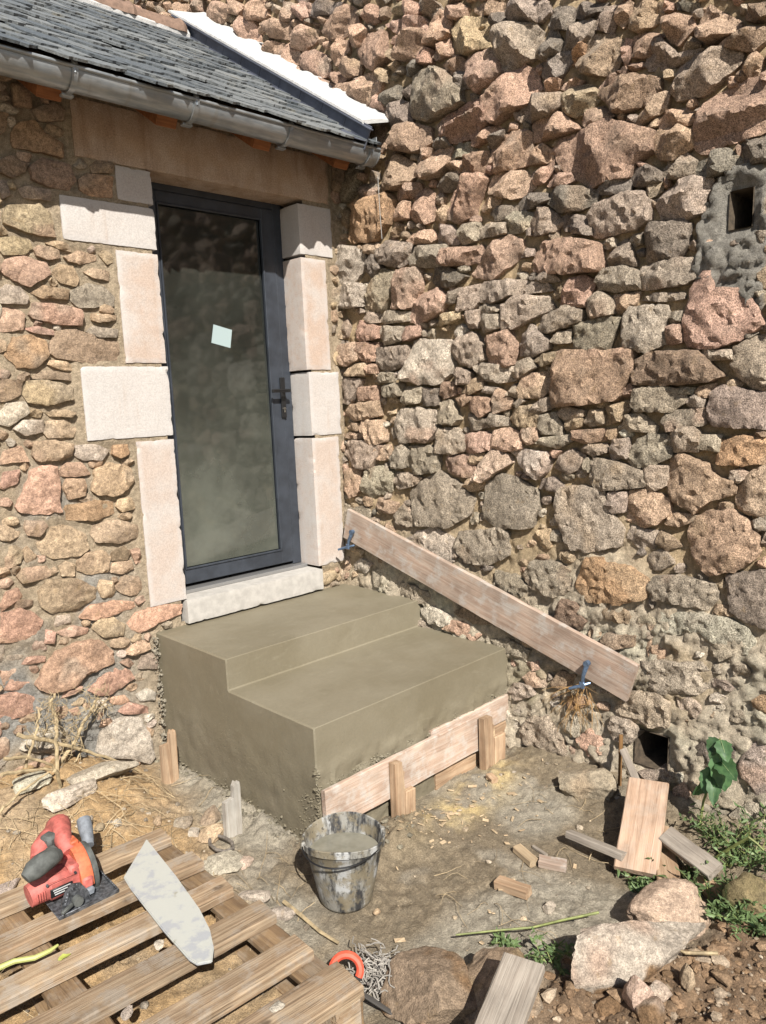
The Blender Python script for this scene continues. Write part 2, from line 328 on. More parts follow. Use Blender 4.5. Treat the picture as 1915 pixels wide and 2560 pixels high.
# ------------------------------------------------------------------ stone outlines (tone: corner list), read off the photograph and laid on the wall planes
STONES_R = {
'R1': """p:0,100 45,75 160,70 170,130 100,150 40,130|p:90,0 145,5 140,40 105,70 88,40|g:150,0 220,0 235,30 195,65 165,50|p:265,40 300,0 345,20 335,55 300,75 275,70|p:370,30 430,0 520,0 520,30 470,55 410,60|g:525,60 560,10 610,0 690,0 700,45 655,85 600,75 540,95|d:695,60 730,18 800,22 805,90 780,115 700,110|d:805,60 830,10 870,0 950,0 930,35 850,70|g:895,75 925,25 985,15 995,70 960,130 900,110|p:990,45 1010,0 1055,0 1050,60 1020,105 1000,90|o:1055,60 1080,0 1180,0 1190,50 1150,95 1090,125 1050,110|p:1200,0 1245,0 1240,25 1205,40|d:1250,0 1345,0 1330,40 1260,30|p:1360,90 1370,30 1400,15 1520,80 1515,125 1400,170 1370,165|p:1220,80 1260,60 1325,60 1325,110 1265,180 1225,165|b:1555,70 1580,20 1610,0 1655,0 1655,70 1600,80|o:1455,185 1490,110 1640,110 1630,160 1590,215 1470,195|o:1275,190 1300,140 1350,170 1350,200 1290,215|p:175,150 190,70 230,35 270,60 270,130 240,165 185,190|p:60,140 100,150 165,125 170,200 140,235 60,250|y:285,115 330,70 430,70 465,120 460,190 350,230 315,210|d:460,90 500,40 520,70 510,130 480,125|g:485,160 510,120 635,85 665,130 665,225 600,260 520,310 495,260|d:670,190 690,130 730,120 755,180 745,215 700,250 670,245|g:760,180 800,110 870,70 900,85 880,150 850,185 770,205|d:660,280 690,235 790,215 795,260 740,330 680,325|r:795,240 810,200 865,185 855,230 800,270|b:835,270 860,180 900,145 970,140 1015,170 1010,250 980,310 860,310|p:1020,230 1030,160 1060,165 1045,240 1025,272|p:1065,150 1110,125 1190,140 1165,200 1110,240 1070,235|g:1125,270 1140,190 1200,165 1240,200 1260,230 1360,200 1345,235 1230,280 1140,290|g:1250,390 1275,290 1340,240 1480,205 1530,215 1520,270 1440,350 1380,400 1270,425|o:1555,290 1565,230 1600,215 1625,245 1605,320 1570,330|p:1620,310 1655,265 1655,345 1635,340|p:205,240 240,170 265,160 285,225 220,250|p:150,220 195,205 195,265 150,270|p:245,270 300,225 350,260 330,310 260,315|p:355,275 390,240 470,205 490,250 500,310 460,350 400,390 360,330|d:285,330 330,295 365,320 355,365 300,380|g:120,320 190,295 265,300 320,380 330,435 180,515 120,500|d:75,380 110,360 120,410 85,415|d:0,400 50,360 75,380 60,430 0,455|d:20,470 70,430 110,445 105,520 60,550 20,540|p:425,430 470,370 520,330 590,270 640,300 665,380 630,430 540,480 480,525 440,500|g:585,470 640,420 760,400 770,450 720,490 610,525 585,515|o:770,400 800,375 880,355 920,420 880,460 820,500 775,470|b:920,400 940,370 990,360 1020,340 1090,325 1175,330 1180,380 1120,440 1010,480 960,430|p:630,290 655,265 680,290 650,315|p:670,370 720,340 750,335 735,375 680,400|p:745,370 800,325 845,340 830,360 770,380|p:915,370 960,310 1030,280 1040,305 1000,340 940,370|p:850,510 875,470 930,448 985,495 930,530 870,540|o:1120,460 1200,390 1225,400 1210,465 1100,530 1080,515|p:1180,520 1230,475 1310,455 1345,500 1335,525 1250,545 1190,550|p:1340,600 1350,540 1390,440 1480,380 1540,345 1610,335 1655,350 1655,560 1560,590 1470,610 1390,655 1345,645|p:1050,290 1055,260 1105,250 1110,275 1060,300|o:1165,600 1190,560 1270,545 1330,570 1325,625 1250,680 1190,680 1165,640|p:225,540 260,490 400,425 440,460 440,530 370,590 290,615 250,590|p:640,545 660,500 760,485 835,550 740,580 640,605|p:730,640 770,590 870,560 920,530 980,515 1060,540 1155,560 1150,650 1080,700 1060,760 980,770 890,805 840,780 770,720|p:460,640 500,590 580,555 630,570 625,700 560,720 470,740 455,700|p:630,665 680,615 720,650 715,690 635,705|p:365,610 400,560 470,538 495,550 450,590 385,625|d:440,620 470,585 515,560 505,590 450,650|b:60,620 80,550 130,530 185,545 190,610 130,650 70,645|b:0,590 60,565 75,580 40,610 0,625|d:195,605 215,590 275,590 275,625 210,645|g:275,660 290,620 350,608 380,640 340,670 285,685|p:0,740 0,690 60,665 110,690 130,740 110,780 40,815 0,825|p:130,690 170,640 205,640 195,680 150,715|p:155,720 200,660 270,625 285,640 270,700 240,750 180,770 150,755|p:275,710 325,665 340,700 315,745 280,745|p:325,740 360,670 440,655 450,690 430,740 350,755|d:220,800 250,760 310,750 320,790 280,825 230,820|p:455,790 480,745 600,735 645,790 600,840 550,860 490,840 450,830|p:635,740 690,715 725,690 720,740 690,780 645,790|p:705,800 730,750 800,740 815,775 760,800|d:1070,790 1075,730 1150,715 1195,740 1190,780 1110,805|g:1205,745 1230,690 1300,660 1340,690 1330,745 1270,770 1215,765|d:1340,745 1355,700 1480,640 1530,680 1530,710 1440,750 1390,770|d:1545,655 1545,595 1600,580 1655,575 1655,685 1560,700|p:1505,645 1525,615 1540,625 1535,670 1510,665|d:710,870 730,810 830,800 915,820 910,870 840,905 760,915|d:920,830 935,780 1030,755 1065,775 1060,820 990,840|d:575,880 600,835 690,830 710,860 660,885 590,910|p:280,910 310,820 370,760 430,755 440,780 400,860 390,920 330,955 280,940|p:45,850 80,795 150,790 150,820 110,850 60,860|p:110,910 140,840 170,810 205,830 215,940 180,960 130,950|p:40,910 75,865 110,870 105,940 50,950|o:215,940 220,890 260,885 270,930 250,965|o:1130,840 1140,800 1200,780 1195,820 1150,855|g:890,930 920,880 1040,835 1115,825 1150,870 1145,950 1080,985 930,1025 905,1010|g:1190,890 1210,840 1290,775 1335,765 1415,775 1390,850 1380,910 1300,945 1210,940 1195,910|d:455,920 480,890 570,885 560,930 490,950|g:530,960 560,915 635,915 640,960 600,995 535,1005|g:635,960 670,890 710,900 765,950 740,995 660,1015|d:770,940 790,920 860,930 895,975 895,1010 820,1005 775,985|g:415,995 440,965 530,960 525,1005 420,1025|g:325,1000 345,970 405,960 405,1030 350,1055 335,1040|g:225,1020 245,970 295,975 325,1030 310,1050 240,1050|p:100,1035 130,1005 200,990 220,1020 200,1045 120,1050|o:35,1000 60,960 90,970 85,1000 50,1020|d:1135,1010 1160,965 1290,955 1320,970 1310,1050 1270,1115 1140,1125 1135,1080""",
'R2': """r:95,270 130,160 200,140 250,125 265,150 240,240 200,300 110,305|d:150,140 165,100 210,95 215,130 180,145|o:115,325 145,315 160,330 130,340|w:45,340 80,320 160,330 160,400 110,470 55,460|w:60,490 100,455 165,465 160,540 70,550|d:165,400 180,355 210,355 225,400 195,435|g:215,350 240,300 330,310 335,370 290,395 225,385|o:160,320 200,305 215,325 200,350 165,345|g:335,370 360,325 460,315 465,365 450,395 350,395|p:455,380 470,335 590,318 590,380 480,392|p:565,430 600,360 650,300 690,280 740,300 745,350 700,390 640,440|g:740,360 745,325 790,330 785,355|p:800,360 830,300 930,290 1030,310 1040,370 1035,410 930,420 830,420 790,410|g:1045,325 1050,300 1085,290 1090,320 1060,330|g:1140,300 1150,275 1195,270 1190,310 1160,320|g:1070,370 1080,320 1135,295 1165,380 1160,390 1085,385|g:1185,430 1200,400 1320,370 1375,365 1380,440 1340,460 1200,480|g:1030,450 1050,410 1130,395 1180,420 1185,475 1100,488 1040,480|g:595,490 610,455 720,445 830,460 850,485 730,500 640,530 600,525|g:805,440 840,405 880,440 880,450 830,455|d:410,450 420,405 470,398 530,430 500,465 430,475|p:260,550 280,450 300,410 370,400 375,470 340,545|g:160,540 175,470 230,405 270,420 265,490 230,560 165,560|p:330,570 360,510 430,475 470,520 450,560 370,605 340,600|g:470,520 480,490 520,475 520,520 480,535|g:515,530 530,480 590,465 590,520 570,550 520,555|g:580,555 590,538 680,535 680,560 600,572|g:680,600 690,540 730,508 840,510 855,550 800,580 720,625 685,625|p:895,540 935,445 980,432 1020,450 1000,500 985,540|o:860,490 890,450 925,445 910,500 870,515|g:990,560 1000,520 1040,490 1080,520 1085,570 1010,585|p:1080,530 1085,500 1180,490 1165,540 1110,570 1090,560|g:1190,520 1240,495 1335,492 1340,515 1270,525|g:1130,690 1130,600 1150,550 1280,540 1290,580 1270,620 1285,680 1210,710|g:945,690 950,610 1060,580 1110,590 1090,650 1060,700 950,705|g:810,630 830,580 920,545 970,560 960,600 850,640|g:860,670 880,640 930,628 930,675 880,680|p:1285,680 1290,620 1340,610 1340,675 1300,685|g:1280,590 1300,565 1345,560 1340,600 1300,610|p:1350,650 1365,560 1380,480 1420,415 1450,400 1465,480 1540,480 1600,520 1630,575 1635,610 1560,660 1480,690 1370,690|d:1570,660 1600,635 1620,640 1600,660|g:1410,725 1420,705 1525,705 1525,740 1440,745|g:1525,760 1540,700 1600,665 1655,655 1655,850 1600,840 1550,800|b:1170,800 1185,745 1240,715 1400,710 1440,750 1485,800 1440,820 1250,835 1175,830|o:865,850 900,710 1165,705 1165,770 1100,890 1000,900 865,915|g:735,710 745,650 780,610 845,670 845,700 790,725 740,725|p:620,750 625,660 700,635 720,690 710,760 650,765|g:490,710 510,660 560,640 600,680 605,740 560,765 520,750|w:490,790 480,670 345,670 330,740 300,810 370,830 440,830|p:305,650 320,620 370,615 370,650 320,670|g:215,650 225,620 300,620 300,670 240,685|p:140,660 145,600 210,620 210,660 150,675|g:165,590 175,565 215,570 215,600 180,605|g:215,590 220,560 330,565 330,595 240,608|o:430,610 450,575 520,560 515,590 450,615|g:590,610 610,575 670,575 675,620 610,640|g:540,610 545,565 585,560 585,620 550,625|p:70,740 70,690 130,680 145,740 100,765|p:135,720 140,680 210,680 215,740 160,750|g:215,760 220,700 325,690 325,760 240,785|o:95,790 130,760 170,755 165,800 100,800|p:165,790 175,755 215,760 210,790|g:200,820 230,790 270,790 265,825 210,828|g:490,800 520,770 560,790 555,830 520,830|g:570,770 600,755 700,765 720,815 660,825 620,815|g:715,800 730,750 780,735 800,770 740,810|b:800,745 830,720 900,710 890,740 830,765|o:735,860 760,800 845,790 850,850 820,880 745,880|o:525,860 560,820 600,795 605,845 560,868|g:75,870 80,815 150,815 135,860 110,905 80,895|p:145,880 150,845 210,840 210,890 150,892|o:95,940 110,910 215,895 215,950 130,970|g:230,870 240,835 300,830 300,875 250,880|g:305,890 310,845 380,845 370,900 320,905|d:375,890 385,850 435,850 430,910 380,910|p:445,870 460,825 500,825 500,870 460,885|p:500,890 540,870 570,885 530,915|p:555,920 580,880 630,885 635,930 600,950|g:610,860 620,840 660,845 655,870|p:640,920 660,850 710,890 700,920 650,940|g:700,870 720,830 735,860 725,885|g:780,930 820,890 860,880 860,920 800,945|g:710,910 740,885 760,895 730,920|g:435,950 445,905 480,895 515,960 500,980 440,975|g:285,990 290,935 340,920 420,930 430,1000 400,1045 300,1045|g:540,980 550,940 610,960 620,990 560,1005|g:620,970 640,940 690,955 690,985 640,990|o:700,960 720,925 780,910 810,950 800,990 740,990|g:810,1000 820,950 870,940 895,990 890,1015 820,1015|g:880,940 900,915 975,930 975,950 910,965|o:905,990 915,965 970,960 960,990 920,1005|g:975,970 1000,930 1050,930 1050,980 1000,990|o:1055,960 1070,920 1135,895 1140,930 1110,970 1060,980|g:1105,1000 1140,950 1190,940 1245,990 1240,1010|g:1170,910 1180,850 1260,840 1340,855 1355,890 1310,930 1190,930|g:1310,860 1330,840 1390,845 1380,870|g:1275,970 1290,935 1420,920 1425,980 1300,1005|g:1360,900 1385,870 1430,890 1420,915 1370,918|o:1395,860 1410,840 1460,830 1445,880 1405,880|g:1440,960 1455,870 1500,840 1655,870 1655,990 1560,990 1470,985|p:1115,870 1150,830 1175,850 1150,890""",
'R3': """o:155,110 165,75 230,80 240,150 190,165|p:100,105 120,85 155,90 140,115|o:75,135 100,120 155,125 140,145|g:90,200 100,150 180,155 230,170 190,255 130,250|o:185,195 200,165 250,170 250,220 195,225|g:255,220 270,175 310,165 325,190 310,250 265,250|g:320,240 325,175 400,170 435,200 430,265 350,275|g:435,190 445,110 500,105 535,140 530,190 490,200|p:525,180 540,130 600,120 630,130 635,180 560,200|p:630,170 650,115 690,105 745,130 740,180 690,188|p:745,150 750,110 800,105 808,150 770,165|g:810,160 830,140 920,130 930,155 880,178|p:935,145 940,115 1045,108 1050,150 990,160|o:1050,140 1060,105 1100,110 1090,150|g:965,190 985,165 1055,165 1060,195 1010,208|g:1070,200 1090,150 1140,145 1140,215 1080,220|g:1140,220 1180,150 1220,125 1300,140 1295,210 1240,240 1160,250|g:1305,130 1320,110 1390,100 1410,150 1400,190 1320,190|g:1410,180 1410,130 1485,130 1480,190|r:1475,220 1490,150 1620,135 1655,145 1655,235 1560,240 1480,235|p:1615,130 1630,95 1655,90 1655,135|q:580,290 600,235 640,185 690,205 705,235 660,265 610,300|w:710,195 740,185 830,195 850,225 830,270 800,290 750,245|s:840,205 850,185 890,190 870,215|p:465,245 480,210 550,205 570,260 560,290 490,275|o:550,230 560,200 605,200 600,235 570,240|g:150,330 170,265 220,245 265,270 260,340 180,360|p:90,330 95,260 145,260 145,340 110,362|g:270,300 280,270 330,275 370,290 350,315 290,330|g:330,340 400,290 440,270 500,300 560,370 545,430 480,470 360,460|g:610,400 615,310 670,280 720,290 800,340 800,410 780,470 660,475 610,440|o:530,320 550,295 605,310 590,335 550,340|g:870,250 890,210 930,185 970,210 965,250 920,270|g:970,240 985,215 1010,225 1000,265 975,260|g:1010,300 1015,215 1100,235 1195,265 1195,320 1100,330 1020,330|g:1200,320 1205,260 1230,245 1285,250 1285,315 1230,335|o:1290,300 1300,220 1350,205 1430,240 1470,290 1530,300 1530,350 1440,370 1390,415 1310,370|g:1520,290 1525,265 1560,255 1585,280 1550,310|o:1540,380 1545,330 1600,270 1655,250 1655,430 1590,420 1550,400|g:875,400 890,330 960,320 1050,340 1080,430 1120,480 1100,540 1000,560 930,555 890,480|g:810,330 815,295 860,290 895,320 880,340|o:1135,450 1150,340 1220,340 1290,370 1290,420 1250,460 1200,470|g:1065,390 1075,345 1135,345 1130,410 1090,420|p:1370,520 1375,450 1440,415 1530,415 1580,450 1620,510 1620,580 1540,630 1440,645 1390,590|g:270,430 310,390 350,420 345,470 290,465|o:205,395 220,365 280,385 270,420 220,415|g:490,540 510,490 600,485 660,475 690,500 690,580 620,610 540,600|o:795,530 800,490 845,485 845,550 810,550|r:950,690 990,590 1050,590 1060,610 1140,615 1210,670 1200,735 1110,750 1000,745|g:1220,700 1240,660 1320,655 1380,670 1460,690 1460,740 1420,780 1330,755 1240,745|d:1505,690 1510,655 1580,645 1655,640 1655,840 1590,830 1530,780|g:640,690 650,640 720,655 770,700 770,760 700,720 650,700|g:760,660 790,600 880,610 930,650 930,710 860,730 790,700|b:870,830 885,740 950,760 980,820 960,850 890,830|b:1045,790 1070,760 1110,760 1140,800 1130,830 1080,820|w:1255,870 1265,790 1400,795 1500,810 1570,850 1600,900 1590,960 1480,920 1400,860 1300,880|b:1030,910 1060,870 1160,880 1150,920 1080,925|g:1440,930 1460,900 1510,900 1540,940 1480,970|o:1280,460 1290,420 1370,425 1400,440 1330,470|b:1245,530 1260,490 1300,510 1330,545 1280,560|g:290,680 350,690 430,740 430,770 350,750 300,720|w:370,780 400,765 480,800 480,840 400,830|p:465,850 490,820 550,835 590,870 570,890|b:490,790 540,770 600,800 630,830 560,830|g:620,890 700,890 770,930 760,970 690,940|o:105,570 120,550 160,560 150,580|w:120,610 150,590 190,610 170,640 120,630|w:190,640 240,630 290,670 280,710 200,690|g:1600,450 1655,430 1655,485 1610,485|g:1635,530 1655,490 1655,560|p:1600,610 1655,580 1655,630|o:1460,690 1490,665 1500,700 1470,710|o:1450,800 1460,760 1520,770 1525,805""",
'R4': """g:1205,140 1215,80 1290,75 1420,80 1470,130 1450,185 1300,180 1215,165|g:1140,230 1190,180 1290,185 1320,220 1310,300 1230,290 1150,255|g:1120,300 1125,265 1190,275 1210,310 1190,350 1140,340|g:820,310 850,270 910,265 950,330 970,395 900,380 840,355|w:940,300 980,260 1020,270 1010,330 960,320|p:1010,340 1050,310 1100,350 1095,385 1050,390|g:780,180 790,150 850,160 860,190 800,205|p:825,130 850,110 900,130 895,160 840,160|p:830,80 870,75 880,100 840,110|b:920,150 950,110 1000,120 1010,150 950,170|r:960,220 970,195 1030,195 1050,220 1000,235|r:1605,210 1630,195 1655,200 1655,265 1610,250|g:1220,450 1300,450 1320,475 1240,485|p:1340,510 1370,490 1390,530 1360,590 1335,570|w:1350,600 1400,590 1420,630 1370,650|w:1530,600 1590,560 1655,570 1655,660 1600,680 1540,650""",
'L1': """p:650,75 700,50 740,80 720,110 660,100|p:720,40 760,10 800,15 790,60 740,70|p:800,20 850,0 850,45 810,55|p:865,70 880,20 940,5 975,30 970,75 920,110 870,95|p:940,10 1000,0 1035,20 1020,60 985,55|p:1035,45 1060,0 1130,0 1130,60 1075,85 1040,75|p:1185,55 1200,0 1250,10 1255,60 1210,90|p:1250,50 1280,0 1315,10 1325,50 1290,85|p:985,140 1040,80 1075,90 1100,140 1090,200 1040,200 1000,170|p:1115,200 1140,175 1200,180 1180,240 1140,240|p:1180,220 1240,180 1280,245 1240,295 1190,280|p:1140,110 1180,80 1230,100 1240,160 1170,160|p:1255,150 1300,110 1350,125 1340,170 1290,210 1255,200|p:1365,120 1400,60 1480,15 1520,40 1520,90 1460,150 1400,165|d:1320,10 1380,0 1450,0 1420,40 1350,70 1325,50|p:1290,230 1340,210 1400,250 1400,310 1340,345 1300,280|p:1400,210 1440,160 1480,170 1480,220 1430,275|b:1460,290 1490,245 1540,265 1530,315 1480,330|p:1390,320 1440,300 1480,330 1440,355|p:1485,150 1540,100 1560,120 1530,190 1500,190|p:1520,210 1560,140 1640,130 1646,240 1600,300 1545,260|p:1335,370 1370,335 1420,360 1410,400 1370,405|p:1240,300 1290,280 1305,330 1280,345|p:1400,410 1450,365 1500,350 1520,380 1460,430|p:1470,420 1530,350 1590,310 1630,350 1610,400 1550,460 1490,450|p:1550,470 1600,405 1646,440 1640,490 1580,500|p:1555,60 1580,10 1600,20 1610,80 1570,100|o:1600,310 1646,290 1646,350 1620,340|p:450,0 530,0 525,25 470,20|p:540,40 580,20 610,50 570,65|p:590,10 680,0 670,30 620,40|d:1545,850 1580,790 1640,800 1620,860"""}
STONES_L = {
'L1': """r:50,570 85,525 150,520 200,575 270,620 270,680 180,655 60,630|b:140,470 230,440 280,470 270,520 170,520|b:190,560 210,530 290,550 285,580 230,590|b:0,690 40,670 130,700 110,740 60,765 0,740|b:130,720 180,680 300,710 325,780 300,820 210,805 140,770|b:390,710 420,690 490,700 485,745 400,745|r:345,770 380,745 490,760 485,850 380,840 345,815|g:0,770 40,775 50,840 0,860|g:80,810 110,800 230,815 225,865 110,850|b:50,360 130,370 140,460 60,450|b:0,480 40,490 30,560 0,580|b:1435,720 1490,700 1500,790 1480,830 1440,820""",
'L2': """o:15,240 30,195 170,190 215,225 240,330 150,320 70,290 25,270|o:0,380 0,335 60,325 130,345 145,380 100,410 20,405|o:150,385 170,365 260,380 265,420 215,430 160,410|o:200,355 250,345 315,365 310,395 250,380|o:280,415 340,390 420,410 425,430 350,450 300,435|o:430,405 455,380 490,395 490,440 465,450|p:0,470 30,425 100,415 200,440 220,490 130,545 60,515|o:225,490 260,445 320,455 345,510 330,545 270,530|o:365,480 400,465 475,480 475,520 400,505|g:0,560 30,535 90,550 125,590 120,620 0,615|o:140,570 190,540 300,560 295,600 180,595|g:305,565 380,530 450,545 495,590 490,630 350,635 310,605|s:130,665 150,615 250,620 355,645 355,715 220,700 140,680|p:0,640 60,635 115,665 100,730 20,740 0,735|o:400,690 400,660 500,670 500,690 430,700|g:375,740 400,715 510,730 505,765 430,765|s:110,725 160,715 235,735 230,755 150,745|o:215,830 240,740 320,730 510,780 515,860 400,880 250,850|r:25,840 60,765 130,750 200,780 215,840 170,890 80,895|o:0,770 30,780 30,820 0,830|b:125,940 200,905 310,920 310,950 200,945|o:105,1010 120,950 230,950 320,980 315,1030 200,1060 125,1045|b:0,1000 10,945 105,950 95,1010 30,1040 0,1040|w:0,1090 30,1050 110,1040 130,1090 40,1150 0,1140|w:60,1160 100,1120 190,1120 195,1170 110,1190|o:200,1090 280,1075 330,1090 310,1110 220,1105|o:190,1170 210,1125 300,1120 340,1150 320,1195 210,1200|o:1437,650 1455,645 1457,695 1437,695|g:1437,715 1455,710 1457,740 1437,745""",
'L3': """o:140,240 150,180 220,170 310,190 315,240 260,265 160,265|g:320,235 330,195 410,190 470,215 440,260 360,260|r:485,235 490,195 555,190 565,230 520,250|s:70,460 110,380 140,300 200,280 245,290 265,370 255,430 270,480 180,495 90,485|p:255,310 290,270 350,270 395,320 330,330 265,330|o:275,380 290,340 360,340 375,370 370,410 300,430|o:400,390 410,300 470,270 560,290 575,350 550,385 500,410 420,410|r:275,500 290,455 430,430 490,440 500,490 400,520 300,520|o:505,460 510,425 570,420 585,470 530,485|o:105,550 110,520 190,520 210,545 170,590 120,585|o:160,610 200,550 280,540 370,575 385,640 340,670 230,685 180,660|o:400,590 410,540 500,515 590,540 600,590 530,615 420,610|o:340,700 370,660 450,650 485,680 470,740 380,755 340,735|b:485,660 540,630 565,660 550,690 485,695|o:480,745 490,700 570,690 580,730 530,750|p:565,650 600,640 615,700 590,710|o:75,760 110,725 230,710 255,740 200,770 100,790|o:255,720 290,695 330,710 325,760 270,760|o:100,650 120,630 160,670 155,700 115,700|o:170,830 200,775 330,770 410,810 410,860 340,900 220,920 180,890|o:420,810 430,775 480,780 500,820 490,850 440,850|o:500,810 540,755 600,760 625,810 590,845 530,840|b:50,890 80,860 145,865 145,885 80,905|s:350,940 390,885 480,865 580,870 590,895 500,925 410,950|s:555,965 590,920 680,885 790,880 780,925 690,960 610,1005 560,985|y:400,990 420,950 490,935 545,970 530,1015 450,1025|g:205,960 230,930 305,925 310,960 240,980|s:245,1005 320,975 385,985 380,1010 290,1025|s:0,1020 10,920 90,900 150,920 185,950 170,1000 110,1040 0,1045|s:190,1050 200,990 240,1000 235,1050|s:0,880 30,830 80,810 100,850 50,880 10,915|s:0,280 20,220 95,195 125,265 60,270|s:0,380 20,310 90,300 80,360 20,385|o:1385,750 1440,735 1460,755 1430,790 1390,800""",
'L4': """s:155,190 200,110 240,60 320,20 400,0 440,10 490,50 490,100 380,150 330,195 230,225 170,210|s:385,220 430,170 500,115 560,130 580,165 470,240 410,235|s:0,355 0,240 70,225 160,250 150,310 60,345|s:95,105 120,75 200,70 195,95 130,105|s:140,45 150,0 230,10 210,45|s:255,260 290,200 355,200 350,220 290,245|s:470,250 540,240 565,265 520,285 480,275|s:20,220 50,165 150,150 130,190 80,220|p:520,100 560,80 585,105 560,120|o:540,60 600,0 650,10 650,40 580,65|g:600,125 620,60 680,60 680,125|s:510,310 560,270 640,290 645,320 540,320|w:420,480 440,400 510,340 600,330 640,400 665,500 640,530 560,510 450,500|w:590,240 640,210 680,230 670,260 610,265|o:610,410 640,380 670,390 660,430 620,440|s:0,140 50,110 90,120 60,160 20,200|s:300,305 340,290 350,320 320,330"""}
TONE = {'p': (.53, .352, .255), 'g': (.415, .348, .272), 'o': (.51, .375, .245), 'd': (.22, .195, .165), 'w': (.60, .535, .44),
        'r': (.48, .30, .17), 'b': (.33, .235, .16), 's': (.62, .375, .27), 'y': (.53, .41, .24), 'q': (.64, .48, .38)}
M_STONE = mat_stone('rubble_stone')
M_STONE2 = mat_stone('dressed_rubble', .009, .35, .12)
M_MORTAR = mat_mortar('lime_mortar')
rng = random.Random(7)
nrg = np.random.RandomState(11)

# the tall wall stands over x = 0 and leans back a little; the door wall is the plane y = 0
BAT = 0.062
def xs_(z): return -0.015 + BAT*(np.asarray(z, float)-0.5)      # mean stone face
REC = 0.024                                                     # mortar lies this far behind it
nR = np.array([1.0, 0, -BAT])
def to_right(px, py, off=-0.01):
    p = on(px, py, nR, -0.015-BAT*0.5+off); return p[1], p[2]
def to_left(px, py, off=-0.012):
    p = ony(px, py, off); return p[0], p[2]
def parse(D, f):
    out = []
    for c, s in D.items():
        for item in s.split('|'):
            t, pts = item.split(':')
            out.append((t, np.array([f(*cp(c, *map(float, q.split(',')))) for q in pts.split()])))
    return out
def area(P): x, y = P[:, 0], P[:, 1]; return .5*np.sum(x*np.roll(y, -1)-np.roll(x, -1)*y)
def stone_geo(P, h, seed, rough=1.0, ccw=True, angular=.08, cell=.020):
    "relief of one stone over its outline: returns (u, v, height) and faces"
    A = area(P)
    if (A > 0) != ccw: P = P[::-1]
    size = math.sqrt(abs(A))
    Q = []
    for i in range(len(P)):
        a, b = P[i], P[(i+1) % len(P)]
        Q += [a+(b-a)*angular, a+(b-a)*(1-angular)]
    Q = np.array(Q); L = np.linalg.norm(np.roll(Q, -1, 0)-Q, axis=1); per = L.sum()
    n = int(np.clip(per/cell, 12, 46)); s = np.concatenate([[0], np.cumsum(L)]); QQ = np.vstack([Q, Q[:1]])
    t = np.linspace(0, per, n, endpoint=False)
    C = np.stack([np.interp(t, s, QQ[:, 0]), np.interp(t, s, QQ[:, 1])], 1)
    c = C.mean(0); d = C-c; r = np.linalg.norm(d, axis=1, keepdims=True)+1e-6
    j = vnoise(np.column_stack([C*22, np.full(n, seed*.37)]), seed)*.045*size + vnoise(np.column_stack([C*60, np.full(n, seed*.7)]), seed+3)*.02*size
    C = C + d/r*j[:, None]*rough
    if size > .13: S = [1.03, 1.0, .975, .93, .86, .76, .63, .48, .32, .15]
    elif size > .06: S = [1.03, 1.0, .96, .88, .74, .54, .3]
    else: S = [1.03, 1.0, .92, .72, .4]
    r2 = np.random.RandomState(seed)
    pl = [(r2.normal(0, .75, 2), r2.uniform(.80, 1.2)) for _ in range(5)]
    Rs = []
    for k, sc in enumerate(S):
        R = c+(C-c)*sc
        if 0 < sc < .95: R = R + r2.normal(0, .012*size, R.shape)
        Rs.append(R)
    RA = np.vstack(Rs); sc = np.repeat(np.array(S), n); uv = (RA-c)/size
    p3 = np.column_stack([RA, np.full(len(RA), seed*.11)])
    e = .78+.22*np.clip((1-sc)/.08, 0, 1)**.6
    Hh = np.clip(np.min([b+uv@g for g, b in pl], axis=0), .25, 1.3)
    z = h*e*Hh + rough*(vnoise(p3*16, seed)*.16*h + vnoise(p3*42, seed+1)*.009+vnoise(p3*95, seed+2)*.0045)
    z[:n] = -.07
    V = [np.column_stack([RA, z])]
    cz = h*min(b for g, b in pl)
    V.append(np.array([[c[0], c[1], np.clip(cz, .3*h, 1.2*h)]]))
    F = []
    for k in range(len(S)-1):
        a, b = k*n, (k+1)*n
        for i in range(n):
            q = (i+1) % n; F.append([a+i, a+q, b+q, b+i])
    a = (len(S)-1)*n; m = len(S)*n
    for i in range(n): F.append([a+i, a+(i+1) % n, m])
    return np.vstack(V), F
from mathutils.geometry import delaunay_2d_cdt
